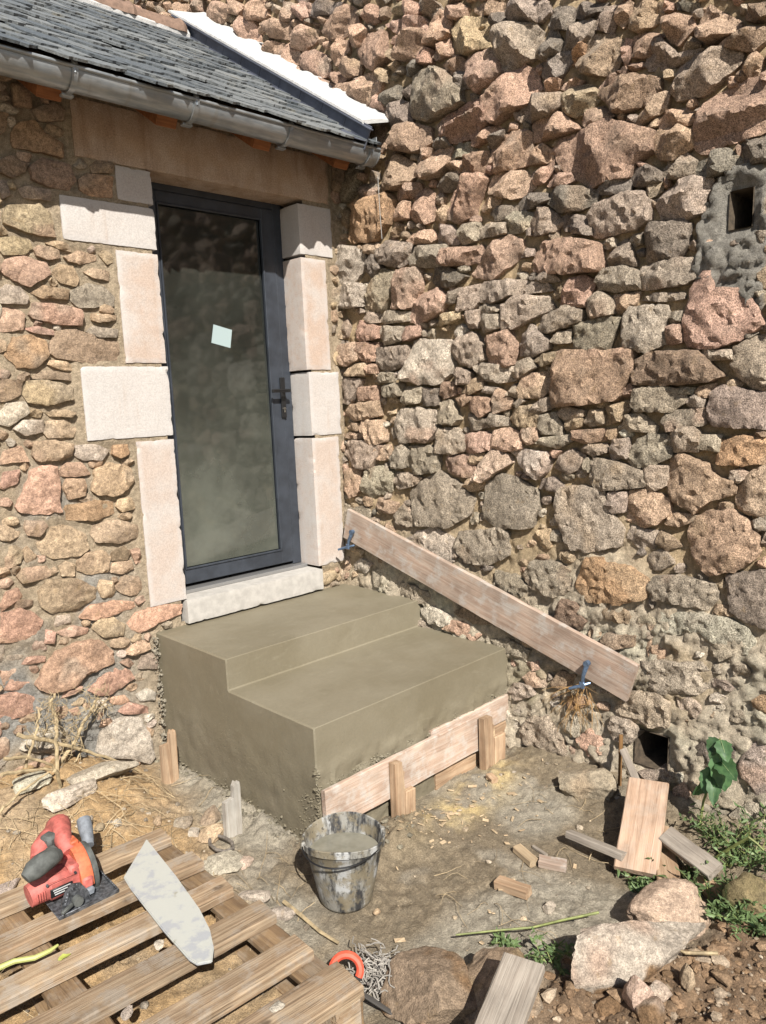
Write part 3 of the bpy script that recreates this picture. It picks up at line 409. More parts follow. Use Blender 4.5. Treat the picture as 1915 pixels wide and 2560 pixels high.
def stone_fine(P, h, seed, rough=1.0, ccw=True, angular=.06, cell=.0150, flat=.86, peak=0.0):
    "relief of one large stone: chipped outline, broken facets, pitted face"
    A = area(P)
    if A < 0: P = P[::-1]
    size = math.sqrt(abs(A)); cell = max(cell, size/15)
    Q = []
    for i in range(len(P)):
        a, b = P[i], P[(i+1) % len(P)]; Q += [a+(b-a)*angular, a+(b-a)*(1-angular)]
    Q = np.array(Q); L = np.linalg.norm(np.roll(Q, -1, 0)-Q, axis=1); per = L.sum()
    C = []
    for i in range(len(Q)):
        k = max(1, int(round(L[i]/cell))); C += [Q[i]+(Q[(i+1) % len(Q)]-Q[i])*m/k for m in range(k)]
    C = np.array(C); n = len(C)
    c = C.mean(0); d = C-c; r = np.linalg.norm(d, axis=1, keepdims=True)+1e-6
    j = vnoise(np.column_stack([C*22, np.full(n, seed*.37)]), seed)*.02*size + vnoise(np.column_stack([C*60, np.full(n, seed*.7)]), seed+3)*min(.04*size, .006)
    C = C + d/r*j[:, None]
    r2 = np.random.RandomState(seed)
    gu = np.arange(C[:, 0].min(), C[:, 0].max(), cell); gv = np.arange(C[:, 1].min(), C[:, 1].max(), cell*.87)
    G = np.array([(u+(k % 2)*cell*.5, v) for k, v in enumerate(gv) for u in gu]); G = G+r2.normal(0, cell*.16, G.shape)
    def dist(X):
        a = C; b = np.roll(C, -1, 0); ab = b-a; t_ = np.clip(((X[:, None]-a)*ab).sum(2)/((ab**2).sum(1)+1e-12), 0, 1)
        dd = np.linalg.norm(X[:, None]-(a+t_[..., None]*ab), axis=2).min(1)
        ins = np.zeros(len(X), bool)
        for k in range(n):
            xa, ya = a[k]; xb, yb = b[k]
            ins ^= ((ya > X[:, 1]) != (yb > X[:, 1])) & (X[:, 0] < (xb-xa)*(X[:, 1]-ya)/(yb-ya+1e-12)+xa)
        return dd, ins
    dd, ins = dist(G); k_ = ins & (dd > cell*.55); G, dd = G[k_], dd[k_]
    V2 = [Vector(q) for q in C]+[Vector(q) for q in G]
    out = delaunay_2d_cdt(V2, [(i, (i+1) % n) for i in range(n)], [], 1, 1e-7)
    X = np.array([tuple(v) for v in out[0]]); T = [list(f) for f in out[2]]
    if len(X) != n+len(G): return None
    de = np.concatenate([np.zeros(n), dd])
    uv = (X-c)/size
    we = .006+.022*size
    e = flat+(1-flat)*np.clip(de/we, 0, 1)**.6
    pl = [(r2.normal(0, .20+.35*peak, 2), 1.0+.15*peak)]+[(r2.normal(0, .7+.55*peak, 2), r2.uniform(1.12, 1.5)-.2*peak) for _ in range(4)]
    Hh = np.clip(np.min([b+uv@g for g, b in pl], axis=0), .3, 1.3)
    p3 = np.column_stack([X, np.full(len(X), seed*.11)])
    z = h*e*Hh+rough*(vnoise(p3*13, seed)*.18*h-np.abs(vnoise(p3*24, seed+5))*.014+vnoise(p3*45, seed+1)*.0075+vnoise(p3*90, seed+2)*.0045+.004)
    V = np.vstack([np.column_stack([X, z]), np.column_stack([C, np.full(n, -.07)])]); m = len(X)
    T = [f if (X[f[1]][0]-X[f[0]][0])*(X[f[2]][1]-X[f[0]][1])-(X[f[2]][0]-X[f[0]][0])*(X[f[1]][1]-X[f[0]][1]) > 0 else f[::-1] for f in T]
    F = T+[[m+i, m+(i+1) % n, (i+1) % n, i] for i in range(n)]
    if not ccw: F = [f[::-1] for f in F]
    return V, F
def stone_col(tone, V, seed):
    r2 = np.random.RandomState(seed+500)
    base = (np.array(TONE[tone])*.78+np.array([.47, .355, .265])*.22)*r2.uniform(.82, 1.18)*(1+r2.normal(0, .02, 3))
    p = V*1.0
    n1 = fbm(p, 13, 2, seed); n2 = fbm(p+5, 30, 2, seed+9)
    c = base[None, :]*(1+.22*n1[:, None]+.12*n2[:, None])
    oth = np.array(TONE[r2.choice(['g', 'o', 'p', 'g', 'b'])])
    k = sm(fbm(p+9, 8, 2, seed+3), .15, .6)[:, None]*.55
    return np.clip(c*(1-k)+oth*k, .02, .8)
def right_xyz(V):
    return np.column_stack([xs_(V[:, 1])+REC+.028*sm(V[:, 1], 2.4, 3.3)-V[:, 2], V[:, 0], V[:, 1]])
def left_xyz(V, y0=.012):
    return np.column_stack([V[:, 0], y0-V[:, 2], V[:, 1]])

def occupancy(polys, u0, u1, v0, v1, res, extra=()):
    nu, nv = int((u1-u0)/res), int((v1-v0)/res)
    U, Vv = np.meshgrid(u0+(np.arange(nu)+.5)*res, v0+(np.arange(nv)+.5)*res, indexing='ij')
    occ = np.zeros((nu, nv), bool)
    for P in polys:
        a0, a1 = P[:, 0].min(), P[:, 0].max(); b0, b1 = P[:, 1].min(), P[:, 1].max()
        i0, i1 = max(int((a0-u0)/res), 0), min(int((a1-u0)/res)+2, nu); j0, j1 = max(int((b0-v0)/res), 0), min(int((b1-v0)/res)+2, nv)
        if i1 <= i0 or j1 <= j0: continue
        X = U[i0:i1, j0:j1]; Y = Vv[i0:i1, j0:j1]; ins = np.zeros(X.shape, bool)
        for k in range(len(P)):
            xa, ya = P[k]; xb, yb = P[(k+1) % len(P)]
            cr = ((ya > Y) != (yb > Y)) & (X < (xb-xa)*(Y-ya)/(yb-ya+1e-12)+xa)
            ins ^= cr
        occ[i0:i1, j0:j1] |= ins
    for (a0, a1, b0, b1) in extra: occ |= (U > a0) & (U < a1) & (Vv > b0) & (Vv < b1)
    return occ
def fillers(occ, u0, v0, res, sizes, tries, rnd, aspect=(1.0, 1.9), keep=None):
    out = []; nu, nv = occ.shape
    for hs in sizes:
        for _ in range(tries):
            ar = rnd.uniform(*aspect); hu = hs*math.sqrt(ar); hv = hs/math.sqrt(ar)
            iu, iv = max(1, int(hu/res)), max(1, int(hv/res))
            i = rnd.randint(iu, nu-iu-1); j = rnd.randint(iv, nv-iv-1)
            if occ[i, j]: continue
            if occ[i-iu:i+iu+1, j-iv:j+iv+1].any(): continue
            u, v = u0+(i+.5)*res, v0+(j+.5)*res
            if keep and not keep(u, v, hs): continue
            occ[i-iu:i+iu+1, j-iv:j+iv+1] = True
            n = rnd.randint(5, 7); a0 = rnd.random()*6.28; tl = rnd.uniform(-.25, .25)
            P = []
            for k in range(n):
                a = a0+2*math.pi*(k+rnd.uniform(-.3, .3))/n
                ca, sa = math.cos(a), math.sin(a)
                rr = 1.2*rnd.uniform(.88, 1.08)/max(abs(ca)**3+abs(sa)**3, .5)**(1/3)
                x, y = ca*rr*(iu+.5)*res, sa*rr*(iv+.5)*res
                P.append((u+x*math.cos(tl)-y*math.sin(tl), v+x*math.sin(tl)+y*math.cos(tl)))
            out.append((np.array(P), hs))
    return out

# ---------------------------------------------------------------- tall rubble wall
HOLE_W = (-2.15, -1.995, .14, .30)      # weep hole near the ground (y0, y1, z0, z1)
a_, b_ = to_right(*cp('R1', 1490, 822)), to_right(*cp('R1', 1585, 972))
HOLE_S = (min(a_[0], b_[0]), max(a_[0], b_[0]), min(a_[1], b_[1]), max(a_[1], b_[1]))
PATCH = np.array([to_right(*cp('R1', *q)) for q in [(1430, 760), (1540, 700), (1655, 700), (1655, 1330), (1530, 1330), (1440, 1250), (1330, 1200), (1345, 1010), (1400, 860)]])
tw = empty('tall_stone_wall', (0, 0, 0))
tag(tw, 'tall rubble wall of pink, grey and ochre field stones right of the door', 'wall')
SR = parse(STONES_R, to_right)
SR.sort(key=lambda s: -abs(area(s[1])))
def prot(y, z):
    "how far the stones stand out of the mortar"
    return .030+.022*float(sm(z, 1.0, 2.0))+.030*float(sm(z, 2.4, 3.3))
RB = 1.14      # tall wall's stone colours raised to make up for the weak raking sun
def right_stone(P, tone, k, small=False):
    c = P.mean(0); sz = math.sqrt(abs(area(P)))
    h = prot(*c)*(.75+.5*rng.random())*min(1.25, .62+sz*2.6)
    P = c+(P-c)*(1.0+min(.13, .016/max(sz, .05)))
    V, F = (stone_fine(P, h+.012, k+1, 1.0, False, peak=float(sm(c[1], 1.9, 3.0))) if not small else None) or stone_geo(P, h+.012, k+1, 1.0, ccw=False)
    X = right_xyz(V); return X, F, np.clip(stone_col(tone, X, k+1)*RB, 0, .85)
extra = MB(); excol = []
nst = 0
for k, (tone, P) in enumerate(SR):
    X, F, Cc = right_stone(P, tone, k)
    if nst < 298:
        c = X.mean(0); o = link('stone', mesh('stone', X-c, F, M_STONE, True, Cc, 32), tw); o.location = c; nst += 1
    else:
        extra.add(X, F); excol.append(Cc)
occ = occupancy([s[1] for s in SR], -4.2, 3.6, -.1, 5.7, .0125,
                [(HOLE_W[0]-.02, HOLE_W[1]+.02, HOLE_W[2]-.02, HOLE_W[3]+.02), (HOLE_S[0]-.03, HOLE_S[1]+.03, HOLE_S[2]-.03, HOLE_S[3]+.03)])
opat = occupancy([PATCH], -4.2, 3.6, -.1, 5.7, .0125)
def keep_r(u, v, hs):
    if u > .05 and v < 3.25+.655*(u+.35): return False        # hidden behind the annex
    if opat[int((u+4.2)/.0125), int((v+.1)/.0125)] and (hs > .05 or rng.random() < .6): return False
    if v < 1.15 and rng.random() < .55: return False           # mortar lies flush low on the wall
    return True
fr = random.Random(3)
FI = fillers(occ, -4.2, -.1, .0125, [.15, .11, .085, .06, .045, .034], 3000, fr, keep=keep_r)+fillers(occ, -4.2, -.1, .0125, [.026, .019], 9000, fr, keep=keep_r)
for k, (P, hs) in enumerate(FI):
    tone = fr.choice('pppgggoodb') if P[:, 1].mean() > 2.6 else fr.choice('pggggoodw')
    c = P.mean(0)
    V, F = stone_geo(P, prot(*c)*fr.uniform(.55, .95)*(1 if hs > .04 else .8)+.008, 3000+k, 1.0, ccw=False, cell=.024)
    X = right_xyz(V); extra.add(X, F); excol.append(np.clip(stone_col(tone, X, 3000+k)*RB, 0, .85))
o = extra.build('small_stones', M_STONE, tw, col=np.vstack(excol), sharp=32)
tag(o, kind='stuff')
# mortar bed with its two holes
def grid(us, vs):
    U, V = np.meshgrid(us, vs, indexing='ij'); nu, nv = len(us), len(vs)
    I = np.arange(nu*nv).reshape(nu, nv)
    F = np.stack([I[:-1, :-1], I[1:, :-1], I[1:, 1:], I[:-1, 1:]], -1).reshape(-1, 4)
    return U.ravel(), V.ravel(), F
def split_axis(a, b, step, marks):
    xs = [a]+[m for m in marks if a < m < b]+[b]; xs = sorted(xs); out = []
    for p, q in zip(xs[:-1], xs[1:]):
        n = max(1, int(round((q-p)/step))); out += list(p+(q-p)*np.arange(n)/n)
    return np.array(out+[b])
us = np.concatenate([split_axis(-4.2, .2, .0145, [HOLE_W[0], HOLE_W[1], HOLE_S[0], HOLE_S[1]]), np.arange(.25, 3.61, .04)])
vs = split_axis(-.15, 5.7, .0145, [HOLE_W[2], HOLE_W[3], HOLE_S[2], HOLE_S[3]])
U, V, F = grid(us, vs)
def in_patch():
    o_ = occupancy([PATCH], -4.2, 3.6, -.15, 5.7, .01)
    i = np.clip(((U+4.2)/.01).astype(int), 0, o_.shape[0]-1); j = np.clip(((V+.15)/.01).astype(int), 0, o_.shape[1]-1)
    return o_[i, j].astype(float)
pp = P3(U, V, 0)
wob = fbm(pp, 6, 3, 77)
low = sm(1.15+.5*fbm(pp, 1.7, 2, 5)-V, -.15, .5)                 # flush pale mortar low on the wall
pat = in_patch()
hgt = .012*fbm(pp, 9, 3, 21)+.014*fbm(pp, 32, 3, 22) + low*(.018+.034*fbm(pp, 7, 4, 25)+.034*np.abs(fbm(pp, 14, 4, 26))-.022*np.abs(fbm(pp, 33, 2, 27))+.008*fbm(pp, 60, 1, 28))
hgt += pat*(.026+.022*fbm(pp, 8, 4, 31)+.05*np.abs(fbm(pp, 20, 4, 33))-.03*np.abs(fbm(pp, 45, 2, 34)))
def rim(hole, d):   # keep the edges of a hole calm
    du = np.maximum(np.maximum(hole[0]-U, U-hole[1]), 0); dv = np.maximum(np.maximum(hole[2]-V, V-hole[3]), 0)
    return sm(np.hypot(du, dv), 0, d)
hgt = hgt*np.minimum(rim(HOLE_W, .05), rim(HOLE_S, .05)*1.0)
sand = np.array([.60, .455, .285]); pale = np.array([.70, .60, .46]); cem = np.array([.36, .335, .29]); moss = np.array([.17, .16, .05])
mc = sand*(1-low[:, None]) + pale*low[:, None]
ochre = sm(fbm(pp, 3.2, 3, 41), .1, .5)[:, None]; mc = mc*(1-.55*ochre)+np.array([.56, .42, .25])*.55*ochre
mc = mc*(1-pat[:, None]) + cem*pat[:, None]
mo = (sm(fbm(pp, 5, 3, 51), .0, .4)*sm(.55-V, -.1, .3)*sm(-1.2-U, -.1, .25)*sm(U+2.5, 0, .3))[:, None]
mc = mc*(1-.7*mo)+moss*.7*mo
mc = mc*(1+.18*wob[:, None])*1.12  # mortar colour raised with the stones, against the raking sun
X = np.column_stack([xs_(V)+REC+.028*sm(V, 2.4, 3.3)*(1-pat)-hgt, U, V])
uc, vc = U[F].mean(1), V[F].mean(1)
inh = lambda h: (uc > h[0]) & (uc < h[1]) & (vc > h[2]) & (vc < h[3])
F = F[~(inh(HOLE_W) | inh(HOLE_S))][:, ::-1]
bed = link('mortar', mesh('mortar', X, F, M_MORTAR, True, np.clip(mc, .02, .8)), tw)
M_HOLE = mat_flat('hole_lining', (.10, .075, .05), .95, nz=(40, .6, 1.3), bump=.8)
for hl, dep in ((HOLE_W, .32), (HOLE_S, .25)):
    y0, y1, z0, z1 = hl; g = MB()
    f = lambda y, z, d: (float(xs_(z))+REC+d, y, z)
    c8 = [f(y0, z0, -.012), f(y1, z0, -.012), f(y1, z1, -.012), f(y0, z1, -.012), f(y0+.01, z0, dep), f(y1-.01, z0, dep), f(y1-.01, z1-.01, dep), f(y0+.01, z1-.01, dep)]
    g.add(c8, [[0, 1, 5, 4], [1, 2, 6, 5], [2, 3, 7, 6], [3, 0, 4, 7], [4, 5, 6, 7]])
    g.build('drain_hole' if hl is HOLE_W else 'wall_hole', M_HOLE, tw, smooth=False)
# rough body of the wall behind the face, so that it has thickness
g = MB(); g.add(*cbox(.5, 7.8, 5.9, .02), M=TR(.72, -.3, 2.8)); g.build('wall_core', M_MORTAR, tw, smooth=False, col=(.35, .28, .2))

# ---------------------------------------------------------------- annex: door wall
annex = empty('stone_annex', (-1.0, 0, 0))
tag(annex, 'low stone annex with slate roof and glazed door', 'building')
AX = Vector((-1.0, 0, 0))
def ab(mb_or_obj):      # children of the annex are built in world coordinates
    mb_or_obj.location = mb_or_obj.location - AX; return mb_or_obj
OPEN = (-1.145, -.175, .70, 3.0)
SL = parse(STONES_L, to_left)
SL.sort(key=lambda s: -abs(area(s[1])))
U, V, F = grid(np.concatenate([np.arange(-3.6, -2.31, .05), split_axis(-2.3, .22, .0145, OPEN[:2])]), split_axis(-.15, 3.45, .0145, OPEN[2:]))
pp = P3(U, V, 0)
low = sm(-1.35-U, -.1, .35)*sm(1.75-V, 0, .5)                     # grey cement patching, low at the left
hgt = .006*fbm(pp, 8, 3, 121)+.007*fbm(pp, 30, 3, 122)+low*(.006+.022*fbm(pp, 9, 4, 125)+.018*np.abs(fbm(pp, 20, 3, 126)))
edge = np.minimum(1, np.hypot(np.maximum(np.maximum(OPEN[0]-U, U-OPEN[1]), 0), np.maximum(np.maximum(OPEN[2]-V, V-OPEN[3]), 0))/.05)
hgt = hgt*edge
BL0 = [(-1.305, -1.119, 2.822, 2.980), (-1.585, -1.119, 2.609, 2.806), (-1.338, -1.119, 2.055, 2.590), (-1.565, -1.113, 1.690, 2.041), (-1.322, -1.113, .822, 1.672), (-.215, .033, 2.681, 2.962), (-.215, -.026, 2.020, 2.664), (-.203, .034, 1.630, 2.009), (-.206, .006, .832, 1.617), (-1.495, .022, 2.985, 3.245)]
for b in BL0: hgt = np.maximum(hgt, (.016+.002*fbm(pp, 30, 2, 140))*(1-sm(np.hypot(np.maximum(np.maximum(b[0]-U, U-b[1]), 0), np.maximum(np.maximum(b[2]-V, V-b[3]), 0)), .012, .05)))
gcem = np.array([.46, .44, .40]); tan = np.array([.62, .50, .355])
k = (low*sm(fbm(pp, 4, 3, 131), -.35, .15))[:, None]
mc = tan*(1-k)+gcem*k; mc = mc*(1+.15*fbm(pp, 5, 3, 133)[:, None])
X = np.column_stack([U, .012-hgt, V])
uc, vc = U[F].mean(1), V[F].mean(1)
F = F[~((uc > OPEN[0]) & (uc < OPEN[1]) & (vc > OPEN[2]) & (vc < OPEN[3]))]
wall = ab(link('wall', mesh('wall', X, F, M_MORTAR, True, np.clip(mc, .02, .8)), annex))
tag(wall, 'tan rubble wall with flush mortar around the door')
def left_stone(P, tone, k, hmul=1.0):
    c = P.mean(0); sz = math.sqrt(abs(area(P)))
    h = (.020+.022*rng.random())*min(1.15, .7+sz*2)*hmul
    V, F = stone_fine(c+(P-c)*1.03, h, 6000+k, .62, True, .05, flat=.84) or stone_geo(c+(P-c)*1.03, h, 6000+k, .8, ccw=True, angular=.09)
    X = left_xyz(V); return X, F, stone_col(tone, X, 6000+k)
def sub(name, X, F, mat, col, sharp=32, parent=None):
    c = X.mean(0); o = link(name, mesh(name, X-c, F, mat, True, col, sharp), parent or wall); o.location = c
    return o
for k, (tone, P) in enumerate(SL):
    X, F, Cc = left_stone(P, tone, k); sub('stone', X, F, M_STONE2, Cc)
BL = [(-1.305, -1.119, 2.822, 2.980), (-1.585, -1.119, 2.609, 2.806), (-1.338, -1.119, 2.055, 2.590), (-1.565, -1.113, 1.690, 2.041), (-1.322, -1.113, .822, 1.672)]
BR = [(-.215, .033, 2.681, 2.962), (-.215, -.026, 2.020, 2.664), (-.203, .034, 1.630, 2.009), (-.206, .006, .832, 1.617)]
LINT = (-1.495, .022, 2.985, 3.245)
occ = occupancy([s[1] for s in SL], -3.6, .2, -.1, 3.4, .0125,
                [(b[0]-.02, b[1]+.03, b[2]-.015, b[3]+.015) for b in BL+BR+[LINT]]+[(OPEN[0]-.02, OPEN[1]+.02, OPEN[2]-.1, OPEN[3]), (-1.32, .2, -.1, .66)])
ex = MB(); ec = []
fr = random.Random(5)
for k, (P, hs) in enumerate(fillers(occ, -3.6, -.1, .0125, [.11, .085, .06, .045, .034], 1600, fr, (1.2, 2.4))+fillers(occ, -3.6, -.1, .0125, [.024, .018], 4000, fr, (1.1, 2.2))):
    tone = fr.choice('ooooppgbw'); V, F = stone_geo(P, .018+.014*fr.random(), 8000+k, .8, True, .09, .024)
    X = left_xyz(V); ex.add(X, F); ec.append(stone_col(tone, X, 8000+k))
o = ex.build('small_stones', M_STONE2, wall, col=np.vstack(ec), sharp=32); tag(o, kind='stuff')
# ---------------------------------------------------------------- dressed stone round the door
M_CUT = mat_cut('sawn_pink_stone'); M_LINT = mat_lintel('stained_lintel_stone')
def block(name, x0, x1, z0, z1, y0, y1, mat, label=None, seed=0, rough=.0022, pink=0.0):
    "sawn block with slightly uneven faces and chipped arrises"
    nx = max(2, int((x1-x0)/.016)); ny = max(2, int((y1-y0)/.03)); nz = max(2, int((z1-z0)/.016))
    bm = bmesh.new(); bmesh.ops.create_cube(bm, size=1.0)
    me = bpy.data.meshes.new(name)
    bmesh.ops.subdivide_edges(bm, edges=[e for e in bm.edges if abs(e.verts[0].co.x-e.verts[1].co.x) > .5], cuts=nx-1, use_grid_fill=True)
    bmesh.ops.subdivide_edges(bm, edges=[e for e in bm.edges if abs(e.verts[0].co.z-e.verts[1].co.z) > .5], cuts=nz-1, use_grid_fill=True)
    bmesh.ops.subdivide_edges(bm, edges=[e for e in bm.edges if abs(e.verts[0].co.y-e.verts[1].co.y) > .5], cuts=ny-1, use_grid_fill=True)
    c = Vector(((x0+x1)/2, (y0+y1)/2, (z0+z1)/2)); s = Vector((x1-x0, y1-y0, z1-z0))
    for v in bm.verts:
        on_edge = sum(abs(abs(q)-.5) < 1e-4 for q in v.co) >= 2
        v.co = Vector((v.co.x*s.x, v.co.y*s.y, v.co.z*s.z))
        if on_edge:
            v.co -= v.co.normalized()*.0
            k = .0012+max(0, rng.gauss(0, .0008))+(.006*max(0, float(vnoise(np.array([[v.co.x*30+c.x*9, v.co.y*9, v.co.z*30+c.z*9]]), seed)[0])-.35))*2
            for ax in range(3):
                if abs(abs(v.co[ax])-s[ax]/2) < 1e-4: v.co[ax] -= math.copysign(k, v.co[ax])
    P = np.array([tuple(v.co) for v in bm.verts])
    d = fbm(P+np.array(c), 9, 3, seed+60)*rough+fbm(P, 45, 2, seed+61)*rough*.5
    for v, q in zip(bm.verts, d): v.co.y += q
    bm.to_mesh(me); bm.free(); me.materials.append(mat)
    hx, hz = s.x/2, s.z/2
    m_ = np.minimum(hx-np.abs(P[:, 0]), hz-np.abs(P[:, 2])); col = np.ones((len(P), 4), np.float32); col[:, 3] = 1-sm(m_, .012, .032); col[:, :3] = pink
    me.color_attributes.new('Col', 'FLOAT_COLOR', 'POINT').data.foreach_set('color', col.ravel())
    me.polygons.foreach_set('use_smooth', [True]*len(me.polygons)); me.set_sharp_from_angle(angle=math.radians(22))
    o = link(name, me, annex); o.location = c-AX
    if label: o['label'] = label
    return o
for i, b in enumerate(BL): block('jamb_block', *b[:2], *b[2:], -.011, .17, M_CUT, seed=i, rough=.0018, pink=(.25, .15, .8, .1, .6)[i])
for i, b in enumerate(BR): block('jamb_block', *b[:2], *b[2:], -.011, .17, M_CUT, seed=10+i, rough=.0018, pink=(.2, .9, .2, .65)[i])
block('lintel', *LINT[:2], *LINT[2:], -.013, .2, M_LINT, 'long brown-stained stone lintel over the door', 30)
M_SILL = mat_flat('sill_concrete', (.50, .475, .44), .85, nz=(25, .86, 1.08), bump=.25)
block('door_sill', -1.125, -.19, .69, .818, -.03, .30, M_SILL, 'pale concrete door sill', 33, .0015)

# ---------------------------------------------------------------- door
M_ALU = mat_flat('slate_blue_aluminium', (.038, .045, .058), .42, spec=.5, nz=(9, .8, 1.3))
M_SEAL = mat_flat('black_rubber', (.012, .012, .014), .5)
M_BLK = mat_flat('black_handle', (.012, .012, .013), .35, spec=.5)
M_STEEL = mat_flat('lock_steel', (.55, .52, .46), .3, metal=1.0)
M_PAPER = mat_flat('pale_sticker', (.40, .50, .51), .6)
def mat_pane():
    t = NT('dusty_glass'); p = t.pos()
    gl = t.new('ShaderNodeBsdfGlass'); gl.inputs['IOR'].default_value = 1.5; gl.inputs['Roughness'].default_value = .02; gl.inputs['Color'].default_value = (.55, .56, .5, 1)
    df = t.new('ShaderNodeBsdfDiffuse')
    sep = t.new('ShaderNodeSeparateXYZ'); t.l.new(p, sep.inputs[0])
    dust = t.math('MULTIPLY', t.ramp(sep.outputs[2], .85, 2.35, .52, .12), t.ramp(t.noise(p, 3.5, 4, .65), .3, .7, .75, 1.25))
    df.inputs['Color'].default_value = (.165, .175, .145, 1)
    go = t.new('ShaderNodeBsdfGlossy'); go.inputs['Roughness'].default_value = .06; go.inputs['Color'].default_value = (.72, .79, .86, 1)
    tint = t.new('ShaderNodeBsdfTransparent'); tint.inputs['Color'].default_value = (.18, .19, .17, 1)
    fr = t.new('ShaderNodeFresnel'); fr.inputs['IOR'].default_value = 1.9
    a = t.new('ShaderNodeMixShader'); t.set(a.inputs[0], dust); t.l.new(tint.outputs[0], a.inputs[1]); t.l.new(df.outputs[0], a.inputs[2])
    b = t.new('ShaderNodeMixShader'); t.l.new(fr.outputs[0], b.inputs[0]); t.l.new(a.outputs[0], b.inputs[1]); t.l.new(go.outputs[0], b.inputs[2])
    t.l.new(b.outputs[0], t.out.inputs[0]); t.n.remove(gl)
    return t.m
M_PANE = mat_pane()
DY = .155
door = ab(empty('door', (-.66, DY, .82), parent=annex)); tag(door, 'tall slate-blue aluminium door with one large dusty pane')
DO = Vector((-.66, DY, .82))
def dpart(name, boxes, mat, sharp=35):
    g = MB()
    for x0, x1, y0, y1, z0, z1 in boxes:
        g.add(*cbox(x1-x0, y1-y0, z1-z0, .003), M=TR((x0+x1)/2-DO.x, (y0+y1)/2-DO.y, (z0+z1)/2-DO.z))
    return g.build(name, mat, door, sharp=sharp)
dpart('frame', [(-1.13, -1.074, .160, .23, .84, 2.99), (-.268, -.205, .160, .23, .84, 2.99), (-1.074, -.268, .160, .23, 2.950, 2.99)], M_ALU)
dpart('leaf_frame', [(-1.072, -1.016, .156, .222, .858, 2.948), (-.352, -.270, .156, .222, .858, 2.948), (-1.016, -.352, .156, .222, 2.890, 2.948), (-1.016, -.352, .156, .222, .858, .938)], M_ALU)
dpart('threshold', [(-1.12, -.205, .10, .24, .8185, .838)], mat_flat('threshold_metal', (.45, .45, .45), .4, metal=.7))
dpart('glazing_bead', [(-1.016, -1.006, .150, .17, .938, 2.890), (-.363, -.352, .150, .17, .938, 2.890), (-1.006, -.363, .150, .17, 2.880, 2.890), (-1.006, -.363, .150, .17, .938, .948)], M_ALU)
dpart('glass_pane', [(-1.006, -.363, .175, .199, .948, 2.880)], M_PANE)
q4 = [ony(*q, .172) for q in [(534, 811), (580, 825), (576, 870), (529, 857)]]
g = MB(); Vq = [Vector(q)-DO for q in q4]; Vb = [v+Vector((0, .0025, 0)) for v in Vq]
g.add(Vq+Vb, [[0, 3, 2, 1], [4, 5, 6, 7], [0, 1, 5, 4], [1, 2, 6, 5], [2, 3, 7, 6], [3, 0, 4, 7]])
g.build('sticker', M_PAPER, door, smooth=False)['label'] = 'pale blue-white square sticker on the glass'
hd = dpart('handle', [(-.297, -.263, .143, .1555, 1.745, 1.985)], M_BLK)
g = MB(); g.add(*tube([(-.28+.66, .15-DY, 1.905-.82), (-.28+.66, .098-DY, 1.905-.82)], .010, 10)); g.add(*cbox(.135, .016, .020, .006), M=TR(-.328+.66, .098-DY, 1.905-.82))
g.build('lever', M_BLK, hd)
g = MB(); g.add(*cbox(.009, .006, .026, .003), M=TR(-.28+.66, .140-DY, 1.79-.82)); g.add(*tube([(-.28+.66, .137-DY, 1.799-.82), (-.28+.66, .142-DY, 1.799-.82)], .0085, 12)); g.build('lock_cylinder', M_STEEL, hd)
# room behind the glass
g = MB(); x0, x1, y0, y1, z0, z1 = -2.7, -.02, .235, 2.9, .82, 3.3
g.add([(x0, y0, z0), (x1, y0, z0), (x1, y1, z0), (x0, y1, z0), (x0, y0, z1), (x1, y0, z1), (x1, y1, z1), (x0, y1, z1)], [[0, 1, 2, 3], [7, 6, 5, 4], [1, 5, 6, 2], [2, 6, 7, 3], [3, 7, 4, 0]])
ab(g.build('room_lining', mat_flat('raw_plaster', (.30, .28, .25), .9), annex, smooth=False))

# ---------------------------------------------------------------- roof
SLOPE = .655; RZ0 = 3.222; RY0 = -.40
TH = math.atan(SLOPE); tdir = Vector((0, math.cos(TH), math.sin(TH))); ndir = Vector((0, -math.sin(TH), math.cos(TH)))
def roof_pt(x, t, h=0.0): return Vector((x, RY0, RZ0))+tdir*t+ndir*h
def mat_slate():
    t = NT('roof_slate'); o = t.objc(); r = t.rnd(); p = t.pos()
    c = t.mix(t.ramp(r, 0, 1), (.10, .115, .128), (.20, .212, .215))
    c = t.mix(t.ramp(t.noise(p, 7, 4, .65), .56, .74, 0, .5), c, (.27, .25, .19))
    c = t.scale(c, t.ramp(t.noise(p, 60, 4, .7), .3, .7, .75, 1.25))
    c = t.mix(t.ramp(t.noise(p, 120, 3, .7), .62, .72, 0, .5), c, (.42, .42, .38))
    n = t.bump(t.noise(p, 38, 5, .7), .6, .008)
    return t.fin(c, .62, n, .4)
M_SLATE = mat_slate()
roof = empty('roof', roof_pt(-1, 0) - AX, parent=annex); tag(roof, 'small lean roof of rounded blue-grey slates')
RO = roof_pt(-1, 0)
RLEN = 2.02; NROW = 15; EXP = RLEN/NROW
M_DECK = mat_wood('roof_timber', (.30, .125, .05), (.22, .085, .034), (.10, .04, .02), .8)
M_DECK2 = mat_wood('roof_deck_board', (.30, .20, .12), (.24, .15, .09), (.1, .06, .03), .8)
deck = MB(); deck.add(*cbox(3.6, RLEN+.02, .022, .003), M=frame(roof_pt(-1.72, RLEN/2+.02, -.022)-RO, (1, 0, 0), tdir)); deck.build('roof_deck', M_DECK2, roof)
variants = []
